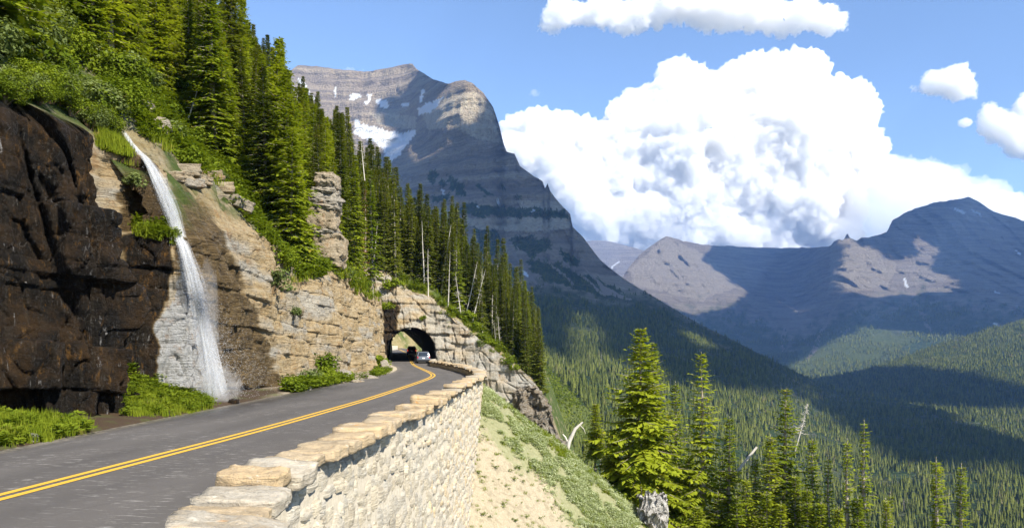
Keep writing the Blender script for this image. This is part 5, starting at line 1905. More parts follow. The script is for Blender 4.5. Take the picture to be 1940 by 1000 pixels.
# rust coloured dead fir
cm, tm = tree_meshes(dict(H=10, R=0.85, seed=131, per=6, step=0.36, tw=0.26, start=0.1, thin=0.25), M_RUST)
z = ground_at(-18.2, 98)
place_tree("fir_tree", cm, tm, (-18.2, 98, (z or 12) - 0.3), (1.0, 1.15), 0.4, "dead fir with rust brown needles among the green firs", "tree")

# ---- the firs on the outer slope in the right foreground: every one built for itself
def fore(label, x, ytop, d, R, seed, cat="tree", mat=None, ybase=None, tilt=0.0, name="fir_tree", **kw):
    X = (x - CX) / F * d
    zt_ = CAMZ + (HY - ytop) / F * d
    zb = float(slope_z(X, d)) if ybase is None else CAMZ + (HY - ybase) / F * d
    H = zt_ - zb
    a = dict(H=H, R=R * 1.35, seed=seed, per=8, step=0.30, tw=0.34, start=0.05, twigw=0.22)
    a.update(kw)
    a['step'] *= 1.15
    a['tw'] *= 1.25
    a['per'] += 1
    a['power'] = a.get('power', 0.85) + 0.12
    cm, tm = tree_meshes(a, mat or M_FIR, M_BARK)
    return place_tree(name, cm, tm, (X, d, zb), 1.0, 0.0, label, cat, None, (0, tilt))


fore("largest fir of the right foreground, broad and layered with two tops", 1213, 622, 50.0, 2.75, 201, per=10, step=0.34, tw=0.52, start=0.05, power=0.72, droop=0.3)
fore("second top of the big foreground fir, rising close behind its main stem", 1238, 648, 50.8, 2.0, 202, per=8, step=0.30, tw=0.40, start=0.3, power=0.8)
fore("slim open fir with tall visible pale trunk, right of the big foreground fir", 1330, 666, 50.0, 1.75, 203, per=6, step=0.42, tw=0.40, start=0.16, thin=0.22, power=0.6)
fore("thin young fir between the big foreground fir and the slim open one", 1281, 722, 54.0, 1.35, 204, per=7, tw=0.34, step=0.32)
fore("short dense fir standing alone on the grassy crest beside the white log", 1127, 764, 55.5, 0.78, 205, ybase=866, per=8, tw=0.22, step=0.20)
fore("low bushy fir tucked against the left foot of the big foreground fir", 1161, 815, 52.0, 1.3, 206, per=9, tw=0.30, step=0.24)
fore("medium fir just right of the slim open fir", 1381, 788, 49.0, 1.6, 207, per=7, tw=0.34)
fore("tall yellowish fir with sparse pointed top at centre of the right hand group", 1492, 734, 47.0, 2.3, 208, per=7, step=0.34, tw=0.40, start=0.08, thin=0.12, power=0.7)
fore("bushy fir low at the left shoulder of the yellowish fir", 1462, 822, 46.5, 1.9, 209, per=9, tw=0.36, step=0.28)
fore("greyish green fir at the right shoulder of the yellowish fir", 1536, 830, 46.0, 1.5, 210, per=7, tw=0.34, thin=0.1)
fore("short fir at the lower edge, in front of the leaning dead trunk", 1415, 905, 46.5, 1.8, 211, per=9, tw=0.32, step=0.26)
fore("low rounded fir filling the lower edge below the medium fir", 1360, 930, 48.0, 1.8, 212, per=9, tw=0.32, step=0.26)
fore("small slender fir at the lower edge, left of the bare trunked fir", 1571, 866, 45.0, 0.75, 213, per=6, tw=0.24, thin=0.15, mat=M_FIR)
fore("fir with long bare pale trunk and branches only to the right", 1604, 830, 44.0, 1.35, 214, per=6, tw=0.32, thin=0.30, flag=0.2, start=0.1, step=0.30)
fore("crooked fir with tufted top beside the long bare trunk", 1639, 794, 44.5, 1.35, 215, per=6, tw=0.34, thin=0.34, flag=-0.2, start=0.1, step=0.32)
fore("little fir low at the edge, first after the crooked tufted one", 1672, 942, 43.5, 0.75, 216, per=7, tw=0.22, step=0.2)
fore("small sparse fir low at the edge with a bare stem, second after the crooked one", 1684, 930, 44.2, 0.75, 217, per=6, tw=0.22, step=0.24, thin=0.3, flag=0.1)
fore("one sided fir with broken flat top and bare trunk near the right corner", 1776, 864, 43.0, 1.3, 218, per=7, tw=0.32, thin=0.28, flag=0.1, start=0.1, step=0.28, power=0.45)
fore("last fir towards the right corner, one sided with orange tinged needles", 1819, 876, 43.0, 1.0, 219, per=7, tw=0.30, thin=0.20, flag=0.0, start=0.1, step=0.28, power=0.6)
fore("dark low fir behind the slim open fir", 1305, 862, 52.5, 1.9, 220, per=9, tw=0.36, step=0.26)
fore("dark bushy fir low behind the roots stump", 1265, 880, 51.0, 1.9, 221, per=9, tw=0.36, step=0.26)
fore("young fir squeezed behind the medium fir", 1432, 868, 48.5, 1.6, 222, per=8, tw=0.32, step=0.26)
fore("broad young fir at the lower edge under the yellowish fir", 1505, 900, 45.5, 2.0, 223, per=9, tw=0.34, step=0.26)
for i, (x, y, d, R) in enumerate([(1396, 938, 45.5, 1.3), (1452, 930, 44.8, 1.4), (1482, 950, 44.2, 1.3), (1528, 925, 44.6, 1.3), (1552, 950, 44.0, 1.2), (1588, 958, 43.6, 1.0), (1322, 960, 46.5, 1.3), (1625, 940, 43.6, 1.0), (1290, 930, 49.0, 1.5)]):
    fore(["young fir at the lower edge below the leaning log", "young fir at the lower edge, left of the yellowish fir's foot", "young fir at the lower edge, in front of the yellowish fir", "young fir at the lower edge under the greyish green fir", "young fir at the lower edge, left of the small slender fir",
          "young fir at the lower edge before the long bare trunk", "young fir at the lower edge before the slim open fir", "young fir at the lower edge before the crooked tufted fir", "young dark fir just right of the root stump"][i], x, y, d, R, 240 + i, per=9, tw=0.34, step=0.26)
t = snag_at(1513, 830, 1531, 764, 48, 0, "leaning dead fir top with brush of dry twigs behind the yellowish fir", 0.014, 70, 0.55, 9)

# ---- leafy shrubs
def bush_mesh(name, seed, n=900, leaf=0.16, mat=None, flat=0.75, lumps=7):
    r = np.random.default_rng(seed)
    cs = [(r.uniform(-0.5, 0.5), r.uniform(-0.5, 0.5), r.uniform(0.25, 0.75), r.uniform(0.28, 0.5)) for _ in range(lumps)]
    qs = []
    for i in range(n):
        c = cs[int(r.integers(0, lumps))]
        d = r.normal(size=3)
        d /= np.linalg.norm(d)
        rr = c[3] * r.uniform(0.55, 1.0)
        p0 = np.array(c[:3]) + d * rr * np.array([1, 1, flat])
        if p0[2] < 0.02:
            continue
        up = d * 0.7 + np.array([0, 0, 0.6]) + r.normal(0, 0.4, 3)
        up /= np.linalg.norm(up)
        a = np.cross(up, r.normal(size=3))
        a /= np.linalg.norm(a) + 1e-9
        b = np.cross(up, a)
        l = leaf * r.uniform(0.6, 1.3)
        qs.append([p0 - a * l * 0.5, p0 + b * l * 0.32 + up * l * 0.06, p0 + a * l * 0.55 - up * l * 0.08, p0 - b * l * 0.32 + up * l * 0.06])
    Q = np.array(qs).reshape(-1, 3)
    leaves = mesh_np("leaves", Q, np.arange(len(Q)).reshape(-1, 4), mat or M_LEAF)
    st = []
    for c in cs:
        e = np.array(c[:3])
        st.append(tube([np.array([e[0] * 0.1, e[1] * 0.1, -0.15]), e * np.array([0.5, 0.5, 0.55]), e], [0.022, 0.014, 0.005], 4))
    sv, sf = joinm(st)
    return leaves, mesh_np("stems", sv, sf, M_STALK)


BUSH = [bush_mesh("bush", 300, 1000, 0.15), bush_mesh("bush", 301, 1200, 0.13, M_LEAF, 0.9, 9), bush_mesh("bush", 302, 900, 0.15, M_LEAF2, 0.8, 7), bush_mesh("bush", 303, 700, 0.2, M_LEAF, 0.7, 6)]
BUSHF = [bush_mesh("bush", 310, 2600, 0.085, M_LEAF, 0.9, 12), bush_mesh("bush", 311, 2400, 0.085, M_LEAF2, 0.9, 11), bush_mesh("bush", 312, 3000, 0.075, M_LEAF, 0.85, 13)]


def bush_at(x, y, size, kd, label, group=None, fine=False, sink=0.12, name="bush", out=0.0, cat="bush"):
    h = hit(x, y)
    if h is None:
        return None
    loc = h[0] + Vector((h[1].x, h[1].y, 0)) * out
    src = (BUSHF if fine else BUSH)[kd]
    return place_tree(name, src[0], src[1], (loc.x, loc.y, loc.z - sink * size), (size, size * 0.9), rt.uniform(0, 6.28), label, cat, group, (0, 0), ("leaves", "stems"))


for i, (x, y, s_, kd) in enumerate([(605, 705, 1.9, 1), (630, 722, 1.4, 0), (588, 728, 1.1, 2), (655, 728, 1.0, 0), (712, 695, 1.7, 3), (722, 712, 1.3, 0), (560, 742, 0.8, 1)]):
    bush_at(x, y, s_, kd, ["tallest leafy bush at the foot of the pale cliff", "green bush in the middle of the clump at the foot of the pale cliff", "greyish bush at the left of the clump at the foot of the pale cliff", "low bush ending the clump at the foot of the pale cliff",
                           "reddish green bush in the corner just left of the tunnel mouth", "bright low bush beside the road bend before the tunnel", "little bush by the road edge right of the waterfall pool"][i])
for i, (x, y, s_, kd) in enumerate([(345, 312, 1.3, 1), (252, 352, 0.6, 2), (320, 215, 1.5, 0), (345, 205, 1.8, 1), (400, 250, 1.8, 2), (430, 300, 1.6, 0), (330, 262, 1.1, 2), (520, 440, 1.5, 2), (555, 480, 1.7, 0), (600, 510, 1.6, 1), (515, 545, 1.3, 2),
                                    (560, 430, 1.8, 0), (470, 345, 1.7, 2), (500, 400, 1.5, 3), (590, 455, 1.5, 2), (660, 525, 1.0, 2), (690, 545, 0.9, 0), (740, 545, 2.2, 0), (735, 585, 1.5, 1), (555, 600, 0.8, 2), (385, 235, 1.8, 0), (360, 270, 1.5, 1),
                                    (320, 175, 1.9, 0), (450, 330, 1.8, 3), (535, 500, 1.3, 1), (415, 345, 1.0, 2), (620, 480, 1.2, 0), (800, 605, 0.9, 0), (880, 605, 2.0, 0), (905, 625, 1.8, 1), (935, 655, 1.8, 0), (905, 655, 1.1, 2), (960, 690, 1.6, 1), (855, 590, 1.4, 0), (1000, 690, 1.5, 0), (1012, 705, 1.4, 1), (985, 672, 1.6, 0), (1022, 722, 1.3, 2), (975, 700, 1.2, 1), (1032, 745, 1.2, 0)]):
    if x < 345 and y > 300:
        lb, gp = ("glossy bush overhanging the right edge of the upper cascade" if x > 300 else "bush leaning over the left edge of the upper cascade"), None
    elif x > 965:
        lb, gp = "green shrub clinging to the outer end of the tunnel rock above the dark crag", "shrubs above the dark crag"
    elif x > 780:
        lb, gp = "small green shrub on the rocky brow to the right above the tunnel", "shrubs on the tunnel rock"
    elif x > 640:
        lb, gp = "leafy shrub on the brow of the pale cliff towards the tunnel", "shrubs towards the tunnel"
    elif y < 360:
        lb, gp = "leafy shrub on the open slope beside the upper cascade", "shrubs beside the cascade"
    else:
        lb, gp = "leafy shrub growing on the ledges above the pale cliff", "shrubs on the cliff ledges"
    bush_at(x, y, s_, kd, lb, gp)
# alders and maples crowding the brow above the dark cliff
def alder_label(x, y, kd):
    look = ("dense bright alder bush", "greyish leaved alder bush", "finely leaved alder bush")[kd]
    if y > 95 + 0.5 * x:
        w = "hanging over the rim of the dark wet cliff" if x < 130 else "at the corner of the dark cliff beside the cascade"
    elif y < 40:
        w = "high at the top of the thicket above the dark cliff"
    elif x < 110:
        w = "in the thicket straight above the dark cliff"
    else:
        w = "in the thicket between the dark cliff and the firs"
    return look + " " + w, "alders " + w


spots = []
for i in range(58):
    x = rt.uniform(-60, 300)
    y = rt.uniform(0, 235)
    if x > 235 + 0.25 * y or y > 120 + 0.55 * x + (30 if x < 160 else 0):
        continue
    spots.append((x, y, rt.uniform(1.2, 2.3), int(rt.integers(0, 3)), 0.0))
for i in range(26):
    x = -10 + i * 8.4
    y = np.interp(x, [-10, 60, 120, 190, 230], [186, 186, 214, 258, 290]) - rt.uniform(-4, 26)
    spots.append((x, y, rt.uniform(0.6, 1.25), int(rt.integers(0, 3)), 0.25))
for (x, y, s_, kd, out_) in spots:
    if 205 < x < 300 and y > 205:
        continue                      # the stream runs here
    lb, gp = alder_label(x, y, kd)
    bush_at(x, y, s_, kd, lb, gp, True, 0.1, out=out_)


# ---- grass, herbs and flowers: nobody could count them
def tuft(name, n, h, spread, w, seed, mat, curl=0.4):
    r = np.random.default_rng(seed)
    qs = []
    for i in range(n):
        b = np.array([r.normal(0, spread), r.normal(0, spread), -0.02])
        a = r.uniform(0, 6.28)
        d = np.array([math.cos(a), math.sin(a), 0])
        hh = h * r.uniform(0.5, 1.15)
        s_ = np.array([-d[1], d[0], 0]) * w
        m = b + d * hh * 0.18 * curl + np.array([0, 0, hh * 0.6])
        e = b + d * hh * r.uniform(0.3, 0.9) * curl + np.array([0, 0, hh])
        qs += [b - s_, b + s_, m + s_ * 0.7, m - s_ * 0.7, m - s_ * 0.7, m + s_ * 0.7, e + s_ * 0.1, e - s_ * 0.1]
    Q = np.array(qs)
    return mesh_np(name, Q, np.arange(len(Q)).reshape(-1, 4), mat)


def herb(name, n, h, leaf, seed, mat):
    r = np.random.default_rng(seed)
    qs = []
    for i in range(n):
        p0 = np.array([r.normal(0, 0.10), r.normal(0, 0.10), r.uniform(0.2, 1.0) * h])
        a = r.uniform(0, 6.28)
        d = np.array([math.cos(a), math.sin(a), r.uniform(-0.2, 0.6)])
        s_ = np.array([-d[1], d[0], r.normal(0, 0.3)]) * leaf * 0.35
        l = leaf * r.uniform(0.6, 1.3)
        qs += [p0, p0 + d * l * 0.5 + s_, p0 + d * l, p0 + d * l * 0.5 - s_]
    Q = np.array(qs)
    return mesh_np(name, Q, np.arange(len(Q)).reshape(-1, 4), mat)


def scatter_px(n, poly, trees, seed, wob=10, minup=0.2):
    r = np.random.default_rng(seed)
    xs, ys = zip(*poly)
    out = []
    k_ = 0
    while len(out) < n and k_ < n * 6:
        k_ += 1
        x, y = r.uniform(min(xs), max(xs)), r.uniform(min(ys), max(ys))
        if not inpoly(x + r.normal(0, wob), y + r.normal(0, wob * 0.6), poly):
            continue
        if y < 400 and abs(x - np.interp(y, [235, 287, 318, 370, 405], [230, 262, 288, 312, 326])) < 26:
            continue                  # nothing grows in the stream bed
        h = hit(x, y, trees)
        if h is None or h[1].z < minup:
            continue
        out.append(h[0][:])
    return np.array(out)


def put(name, pts, protos, smin, smax, seed, zs=1.0):
    r = np.random.default_rng(seed)
    n = len(pts)
    s_ = r.uniform(smin, smax, n)
    return instancer(name, pts, np.stack([s_, s_, s_ * zs], 1), np.stack([r.normal(0, 0.1, n), r.normal(0, 0.1, n), r.uniform(0, 6.28, n)], 1), r.integers(0, len(protos), n), protos)


TG = [tuft("tuft", 34, 0.32, 0.09, 0.010, 1, M_GRASS), tuft("tuft", 30, 0.42, 0.08, 0.010, 2, M_GRASS), tuft("tuft", 40, 0.22, 0.11, 0.009, 3, M_GRASS)]
HB = [herb("herb", 46, 0.28, 0.12, 4, M_LEAF), herb("herb", 50, 0.36, 0.13, 5, M_LEAF), herb("herb", 40, 0.2, 0.10, 6, M_LEAF)]
TF = [tuft("tuft", 26, 0.16, 0.08, 0.010, 7, M_FLOWER, 0.8), herb("herb", 36, 0.16, 0.08, 8, M_FLOWER), tuft("tuft", 24, 0.2, 0.09, 0.009, 9, M_GRASS, 0.7), herb("herb", 34, 0.14, 0.09, 10, M_FLOWER)]
VT = (BV_VERGE, BV_CLIFF)
put("verge_grass", scatter_px(520, [(-20, 790), (60, 795), (120, 803), (172, 808), (165, 818), (60, 834), (-20, 845)], VT, 41, 9), TG + HB[:1], 0.4, 1.15, 1)
put("verge_grass_patch", scatter_px(800, [(228, 775), (240, 740), (300, 745), (400, 766), (404, 772), (330, 778), (250, 789)], VT, 42, 9), TG + HB[:1], 0.4, 1.0, 2)
put("verge_herbs", scatter_px(700, [(236, 700), (262, 700), (300, 735), (385, 755), (405, 768), (350, 772), (262, 740)], VT, 43, 10), HB, 0.4, 1.0, 3)
put("verge_herbs_far", scatter_px(500, [(540, 735), (600, 728), (690, 722), (740, 700), (742, 712), (690, 732), (600, 740), (540, 744)], VT, 44, 3), HB, 0.8, 1.7, 4)
put("hillside_herbs", scatter_px(1700, [(200, 150), (300, 150), (480, 330), (600, 480), (640, 520), (560, 540), (480, 420), (400, 330), (300, 270), (235, 250)], (BV_CLIFF,), 45, 8), HB + TG[:1], 1.2, 2.4, 5)
put("ledge_grass", scatter_px(420, [(190, 255), (235, 275), (265, 310), (240, 315), (195, 280)], (BV_CLIFF,), 46, 4, 0.1), TG, 0.8, 1.4, 6)
put("buttress_grass", scatter_px(260, [(255, 425), (330, 432), (336, 462), (300, 462), (258, 445)], (BV_CLIFF,), 47, 4, 0.1), TG + HB, 0.5, 1.2, 7)
put("tunnel_brow_grass", scatter_px(500, [(740, 520), (800, 535), (870, 590), (960, 660), (1000, 700), (930, 665), (860, 610), (760, 545)], (BV_RIB, BV_FACE), 48, 8, 0.1), HB + TG, 1.4, 2.6, 8)
put("pale_cliff_grass", scatter_px(260, [(640, 505), (720, 545), (735, 570), (700, 570), (650, 530)], (BV_CLIFF,), 49, 8, 0.1), HB + TG, 0.9, 1.9, 9)
SP = (BV_SLOPE,)
q_ = scatter_px(12500, [(888, 745), (930, 713), (985, 765), (1062, 830), (1130, 880), (1210, 940), (1235, 1000), (1130, 1000), (1090, 940), (1000, 850), (945, 800), (900, 775)], SP, 51, 20, 0.1)
q_ = q_[fbm(q_[:, 0] / 1.3, q_[:, 1] / 1.3, 0.6, 4) + 0.30 > 0.12]
put("slope_flowers", q_, TF, 0.4, 1.15, 10)
put("crest_grass", scatter_px(4500, [(930, 722), (985, 765), (1062, 828), (1130, 878), (1210, 938), (1190, 950), (1100, 885), (1000, 800)], SP, 52, 9, 0.1), TG, 0.4, 0.9, 11)
put("slope_sprouts", scatter_px(150, [(890, 760), (960, 800), (1100, 930), (1150, 1010), (890, 1010)], SP, 53, 3, 0.1), [TG[2], TF[0], TG[2], HB[2]], 0.3, 0.9, 12)
mp_, _, _ = scatter_sheet(VA, X2, Y2, meadow * (X2 > 990), lambda d: 3.2 + 0 * d, 9000, 61)
MT = [herb("herb", 30, 0.9, 0.8, 21, M_FIR), herb("herb", 26, 1.3, 1.0, 22, M_LEAF)]
put("meadow_brush", mp_, MT, 0.5, 1.5, 13)
# ================================================================== THINGS
# ---- the rock pillar of stacked slabs on the brow of the pale cliff
def boulder(rx, ry, rz, seed, n=10, rough=0.16, square=0.55):
    r = np.random.default_rng(seed)
    bm = bmesh.new()
    bmesh.ops.create_cube(bm, size=2.0)
    bmesh.ops.subdivide_edges(bm, edges=bm.edges[:], cuts=n, use_grid_fill=True)
    v = np.array([q.co[:] for q in bm.verts])
    f = np.array([[q.index for q in p_.verts] for p_ in bm.faces])
    bm.free()
    sph = v / np.linalg.norm(v, axis=1)[:, None] * 1.15
    v = v * square + sph * (1 - square)
    o = r.uniform(0, 90)
    for q in range(3):
        v[:, q] += rough * fbm(v[:, 0] * 1.3 + o, v[:, 1] * 1.3 + 9 * q, v[:, 2] * 1.3, 3) + rough * 0.35 * perlin(v[:, 0] * 4 + o, v[:, 1] * 4, v[:, 2] * 6 + 7 * q)
    return v * np.array([rx, ry, rz]), f


def rock_mesh(name, v, f, mat=None, grey=0.3, hue=0.6, wet=0.0):
    n = len(v)
    return mesh_np(name, v, f, mat or M_ROCK, False, {"wet": np.full(n, wet), "grey": np.full(n, grey), "soil": np.zeros(n), "hue": np.full(n, hue)})


pd = 66.0
h = hit(620, 500, (BV_CLIFF,))
pd = h[0].y if h else 66.0
base = P(618, 500, pd)
PIL = thing("rock_pillar", tuple(base + np.array([0, 0.6, -0.3])), "tower of stacked pale rock slabs rising between the firs", "rock pillar")
levels_ = [(500, 400, 590, 650, 5, 0.4), (400, 395, 596, 638, 1, 0.2), (446, 405, 592, 640, 4, 0.8), (402, 360, 588, 638, 3, 0.8), (360, 345, 592, 642, 2, 0.2), (345, 330, 600, 636, 2, 0.3)]
levels_ = [(505, 447, 592, 647, 0.8, 0.75), (449, 437, 600, 640, 0.3, 0.3), (439, 398, 585, 638, 0.8, 0.7), (400, 389, 592, 636, 0.5, 0.35), (391, 368, 588, 640, 0.75, 0.3), (369, 356, 598, 640, 0.6, 0.35), (357, 331, 604, 640, 0.7, 0.5)]
m = pd / F
for i, (y0, y1, x0, x1, sq, hu) in enumerate(levels_):
    v, f = boulder((x1 - x0) / 2 * m * 1.08, 1.25, (y0 - y1) / 2 * m * 1.1, 800 + i, 16, 0.26, 0.70)
    v[:, 0] += 0.5 * blocks(v[:, 1] + 3 * i, v[:, 2], 15.0 + i, 0.45, 0.9, 0.5) + rt.normal(0, 0.10)
    v[:, 1] -= 0.5 * blocks(v[:, 0] + 3 * i, v[:, 2], 25.0 + i, 0.45, 0.9, 0.5)
    c0 = P((x0 + x1) / 2, (y0 + y1) / 2, pd) - np.array(PIL.location)
    link("slab", rock_mesh("slab", v + c0 + np.array([0, 0.3, 0]), f, None, 0.25, hu), PIL)

# loose rocks by the road and on the slopes
for i, (x, y, sx, sz, lb, gr) in enumerate([(56, 834, 0.16, 0.10, "small grey stone at the road edge in front of the dark cliff", 0.8), (700, 722, 0.55, 0.3, "pale boulder lying in the corner before the tunnel", 0.4), (676, 730, 0.4, 0.25, "flat pale rock by the road left of the tunnel", 0.3),
                                            (650, 715, 0.5, 0.4, "block of pale rock fallen behind the bushes at the cliff foot", 0.6), (576, 738, 0.3, 0.2, "small pale rock at the left end of the roadside bushes", 0.7), (443, 764, 0.18, 0.12, "dark wet stone beside the foot of the waterfall", 0.1),
                                            (731, 700, 0.45, 0.7, "upright pale rock beside the tunnel entrance", 0.5), (270, 210, 0.5, 0.35, "rock poking from the bare soil beside the cascade", 0.4), (300, 252, 0.7, 0.45, "rock slab above the cascade", 0.4),
                                            (1010, 600, 0.5, 0.4, "", 0)]):
    if not lb:
        continue
    hh = hit(x, y)
    if hh is None:
        continue
    v, f = boulder(sx, sx * 0.8, sz, 850 + i, 6, 0.22, 0.6)
    o = link("rock", rock_mesh("rock", v, f, None, gr, 0.5, 0.9 if "wet" in lb else 0.0), None, lb, "rock")
    o.location = hh[0] + Vector((0, 0, sz * 0.35))
    o.rotation_euler = (rt.normal(0, 0.2), rt.normal(0, 0.2), rt.uniform(0, 6))

# broken ledges to the right of the cascade
for i, (x, y) in enumerate([(345, 318), (372, 335), (395, 332), (415, 352), (440, 382), (356, 346), (330, 330)]):
    hh = hit(x, y, (BV_CLIFF,))
    if hh is None:
        continue
    sx = 0.45 + 0.35 * hash01(i, 3)
    v, f = boulder(sx * 1.2, sx * 1.1, sx * 0.42, 830 + i, 10, 0.14, 0.9)
    v[:, 0] += 0.4 * blocks(v[:, 1] * 2, v[:, 2], 33.0 + i, 0.25, 0.6, 0.3)
    o = link("rock", rock_mesh("rock", v, f, None, 0.2, 0.3 + 0.6 * float(hash01(i, 9)), 0.0), None, "pale broken ledge block on the slope right of the upper cascade", "rock", "ledge blocks beside the cascade")
    o.location = hh[0] + Vector((-0.1, 0.25, -0.12))
    o.rotation_euler = (rt.normal(0, 0.12), rt.normal(0, 0.12), rt.uniform(-0.5, 0.5))

# dark crag under the right end of the crest
v, f = boulder(2.5, 3.0, 3.4, 880, 34, 0.6, 0.35)
v[:, 0] += 0.8 * blocks(v[:, 1] * 2, v[:, 2], 11.0, 0.5, 1.2, 0.7)
v[:, 1] += 0.8 * blocks(v[:, 0] * 2, v[:, 2], 12.0, 0.5, 1.2, 0.7)
o = link("crag", rock_mesh("crag", v, f, None, 0.7, 0.1, 0.48), None, "dark broken crag falling away below the last firs of the crest", "crag")
o.location = (2.6, 115.8, -7.2)
v, f = boulder(2.0, 2.6, 2.2, 881, 30, 0.45, 0.5)
v[:, 0] += 0.7 * blocks(v[:, 1] * 2, v[:, 2], 13.0, 0.4, 1.0, 0.6)
v[:, 1] += 0.7 * blocks(v[:, 0] * 2, v[:, 2], 14.0, 0.4, 1.0, 0.6)
o = link("crag", rock_mesh("crag", v, f, None, 0.6, 0.1, 0.45), None, "lower grey crag stepping down into the gully beyond the grassy crest", "crag")
o.location = (5.4, 108.0, -12.5)

# ---- waterfall: falling strands over a thin veil
WP = [(238, 250), (248, 270), (262, 287), (276, 300), (288, 318), (298, 340), (312, 370), (326, 405), (338, 440), (350, 470), (362, 510), (373, 555), (384, 610), (394, 665), (403, 715), (411, 760)]
WW = [3, 4, 6, 8, 11, 14, 17, 17, 11, 11, 16, 20, 23, 26, 30, 37]
WD = []
last = None
for (x, y) in WP:
    hh = hit(x, y, (BV_CLIFF,))
    d = hh[0].y - 0.3 if hh else 32.0
    if y > 560:
        d = 30.15
    elif y > 470:
        d = min(d, 30.3)
    WD.append(d)
for i in range(1, len(WD) - 4):
    WD[i] = min(WD[i], WD[i - 1] + 0.05)
wp = np.array([P(x, y, d) for (x, y), d in zip(WP, WD)])
ww = np.array([w * d / F for w, d in zip(WW, WD)])
tq = np.linspace(0, 1, len(wp))
FALL = thing("waterfall", tuple(wp[-1]), "thin white waterfall dropping down the roadside cliff in two leaps", "waterfall")
base = wp[-1]
k = NM("falling_water")
lw = k.n("ShaderNodeBsdfDiffuse")
lw.inputs[0].default_value = (0.88, 0.90, 0.93, 1)
tl = k.n("ShaderNodeBsdfTranslucent")
tl.inputs[0].default_value = (0.85, 0.88, 0.92, 1)
m1 = k.n("ShaderNodeMixShader")
m1.inputs[0].default_value = 0.4
k.l(lw.outputs[0], m1.inputs[1])
k.l(tl.outputs[0], m1.inputs[2])
tr = k.n("ShaderNodeBsdfTransparent")
m2 = k.n("ShaderNodeMixShader")
al_ = k.math('MULTIPLY', k.attr("alpha"), k.ramp(k.noise(k.pos((9, 9, 1.1)), 2.2, 4, 0.7), [(0.30, 0.25), (0.62, 1.0)]))
k.l(al_, m2.inputs[0])
k.l(tr.outputs[0], m2.inputs[1])
k.l(m1.outputs[0], m2.inputs[2])
M_WATER = k.surf(m2.outputs[0])
rw = np.random.default_rng(91)
SV, SF, SA = [], [], []
nb = 0
for i in range(1100):
    t0 = rw.uniform(-0.1, 0.95)
    ln = rw.uniform(0.12, 0.40)
    tt = np.linspace(max(t0, 0), min(t0 + ln, 1), 9)
    off = np.clip(rw.normal(0.08, 0.46), -1.1, 1.4)
    c0 = np.stack([np.interp(tt, tq, wp[:, q]) for q in range(3)], -1)
    wd = np.interp(tt, tq, ww)
    c0[:, 0] += off * wd * 0.85 + 0.012 * fbm(tt * 14 + i, i * 0.37, 0.0, 2)
    c0[:, 1] += rw.normal(0, 0.10) - 0.12 * (1 - off * off)
    hw = rw.uniform(0.010, 0.05) * np.sin(np.linspace(0.15, math.pi - 0.1, 9)) * (0.6 + 0.5 * wd)
    a = np.stack([c0 + np.array([1, 0, 0]) * hw[:, None], c0 - np.array([1, 0, 0]) * hw[:, None]], 1)
    SV.append(a.reshape(-1, 3) - base)
    SF.append(grid_faces(9, 2) + nb)
    SA.append(np.repeat(np.sin(np.linspace(0.1, math.pi - 0.05, 9)) * rw.uniform(0.08, 0.34) * (1 - 0.5 * abs(off)), 2))
    nb += 18
link("strands", mesh_np("strands", np.concatenate(SV), np.concatenate(SF), M_WATER, True, {"alpha": np.concatenate(SA)}), FALL, kind="stuff")
vs, fs, nb = [], [], 0
tet = np.array([(1, 1, 1), (1, -1, -1), (-1, 1, -1), (-1, -1, 1)]) * 0.6
tf4 = np.array([(0, 1, 2), (0, 3, 1), (0, 2, 3), (1, 3, 2)])
for i in range(9000):
    t0 = rw.beta(3.5, 1.0)
    c0 = np.array([np.interp(t0, tq, wp[:, q]) for q in range(3)])
    wd = np.interp(t0, tq, ww)
    low_ = smooth(0.55, 1.0, t0)
    c0 += np.array([rw.normal(0.35 * low_, 0.35 + 1.1 * low_) * wd, rw.normal(-0.15, 0.25), abs(rw.normal(0, 0.5)) * low_])
    vs.append(tet * rw.uniform(0.003, 0.010) + c0 - base)
    fs.append(tf4 + nb)
    nb += 4
M_DROP = plain("water_drops", (0.85, 0.87, 0.9), 0.3, 0, 0.5)
link("spray", mesh_np("spray", np.concatenate(vs), np.concatenate(fs), M_DROP), FALL, kind="stuff")
k = NM("spray_mist")
v_ = k.n("ShaderNodeVolumeScatter")
v_.inputs["Color"].default_value = (1, 1, 1, 1)
v_.inputs["Density"].default_value = 0.30
M_MIST = k.vol(v_.outputs[0])
mv, mf = boulder(0.80, 0.6, 0.75, 890, 14, 0.7, 0.0)
mv += np.array([0.1, -0.1, 0.45])
link("mist", mesh_np("mist", mv, mf, M_MIST), FALL)
mv, mf = boulder(0.36, 0.28, 2.6, 891, 10, 0.2, 0.2)
mv += np.array([-0.35, 0.05, 2.6])
link("mist", mesh_np("mist", mv, mf, M_MIST), FALL)


# ---- cars
def prism(profile, x0, x1, taper=None):
    """side outline (y along the car, z up) pulled across from x0 to x1"""
    n = len(profile)
    v = []
    for x in np.linspace(x0, x1, 7):
        for (y, z) in profile:
            f = 1.0
            if taper:
                f = np.interp(z, [taper[0], taper[1]], [1.0, taper[2]])
            e = 1 - 0.03 * (abs(x) / max(abs(x0), abs(x1))) ** 6
            v.append((x * f, y * e, z))
    v = np.array(v)
    i = np.arange(7 * n).reshape(7, n)
    j = np.roll(i, -1, 1)
    q = np.stack([i[:-1], i[1:], j[1:], j[:-1]], -1).reshape(-1, 4)
    caps = [i[0][::-1], i[-1]]
    return v, q, caps


def prism_mesh(name, profile, x0, x1, mat, taper=None):
    v, q, caps = prism(profile, x0, x1, taper)
    me = bpy.data.meshes.new(name)
    me.from_pydata([tuple(a) for a in v], [], [tuple(int(z) for z in a) for a in q] + [tuple(int(z) for z in c) for c in caps])
    me.update()
    me.materials.append(mat)
    return me


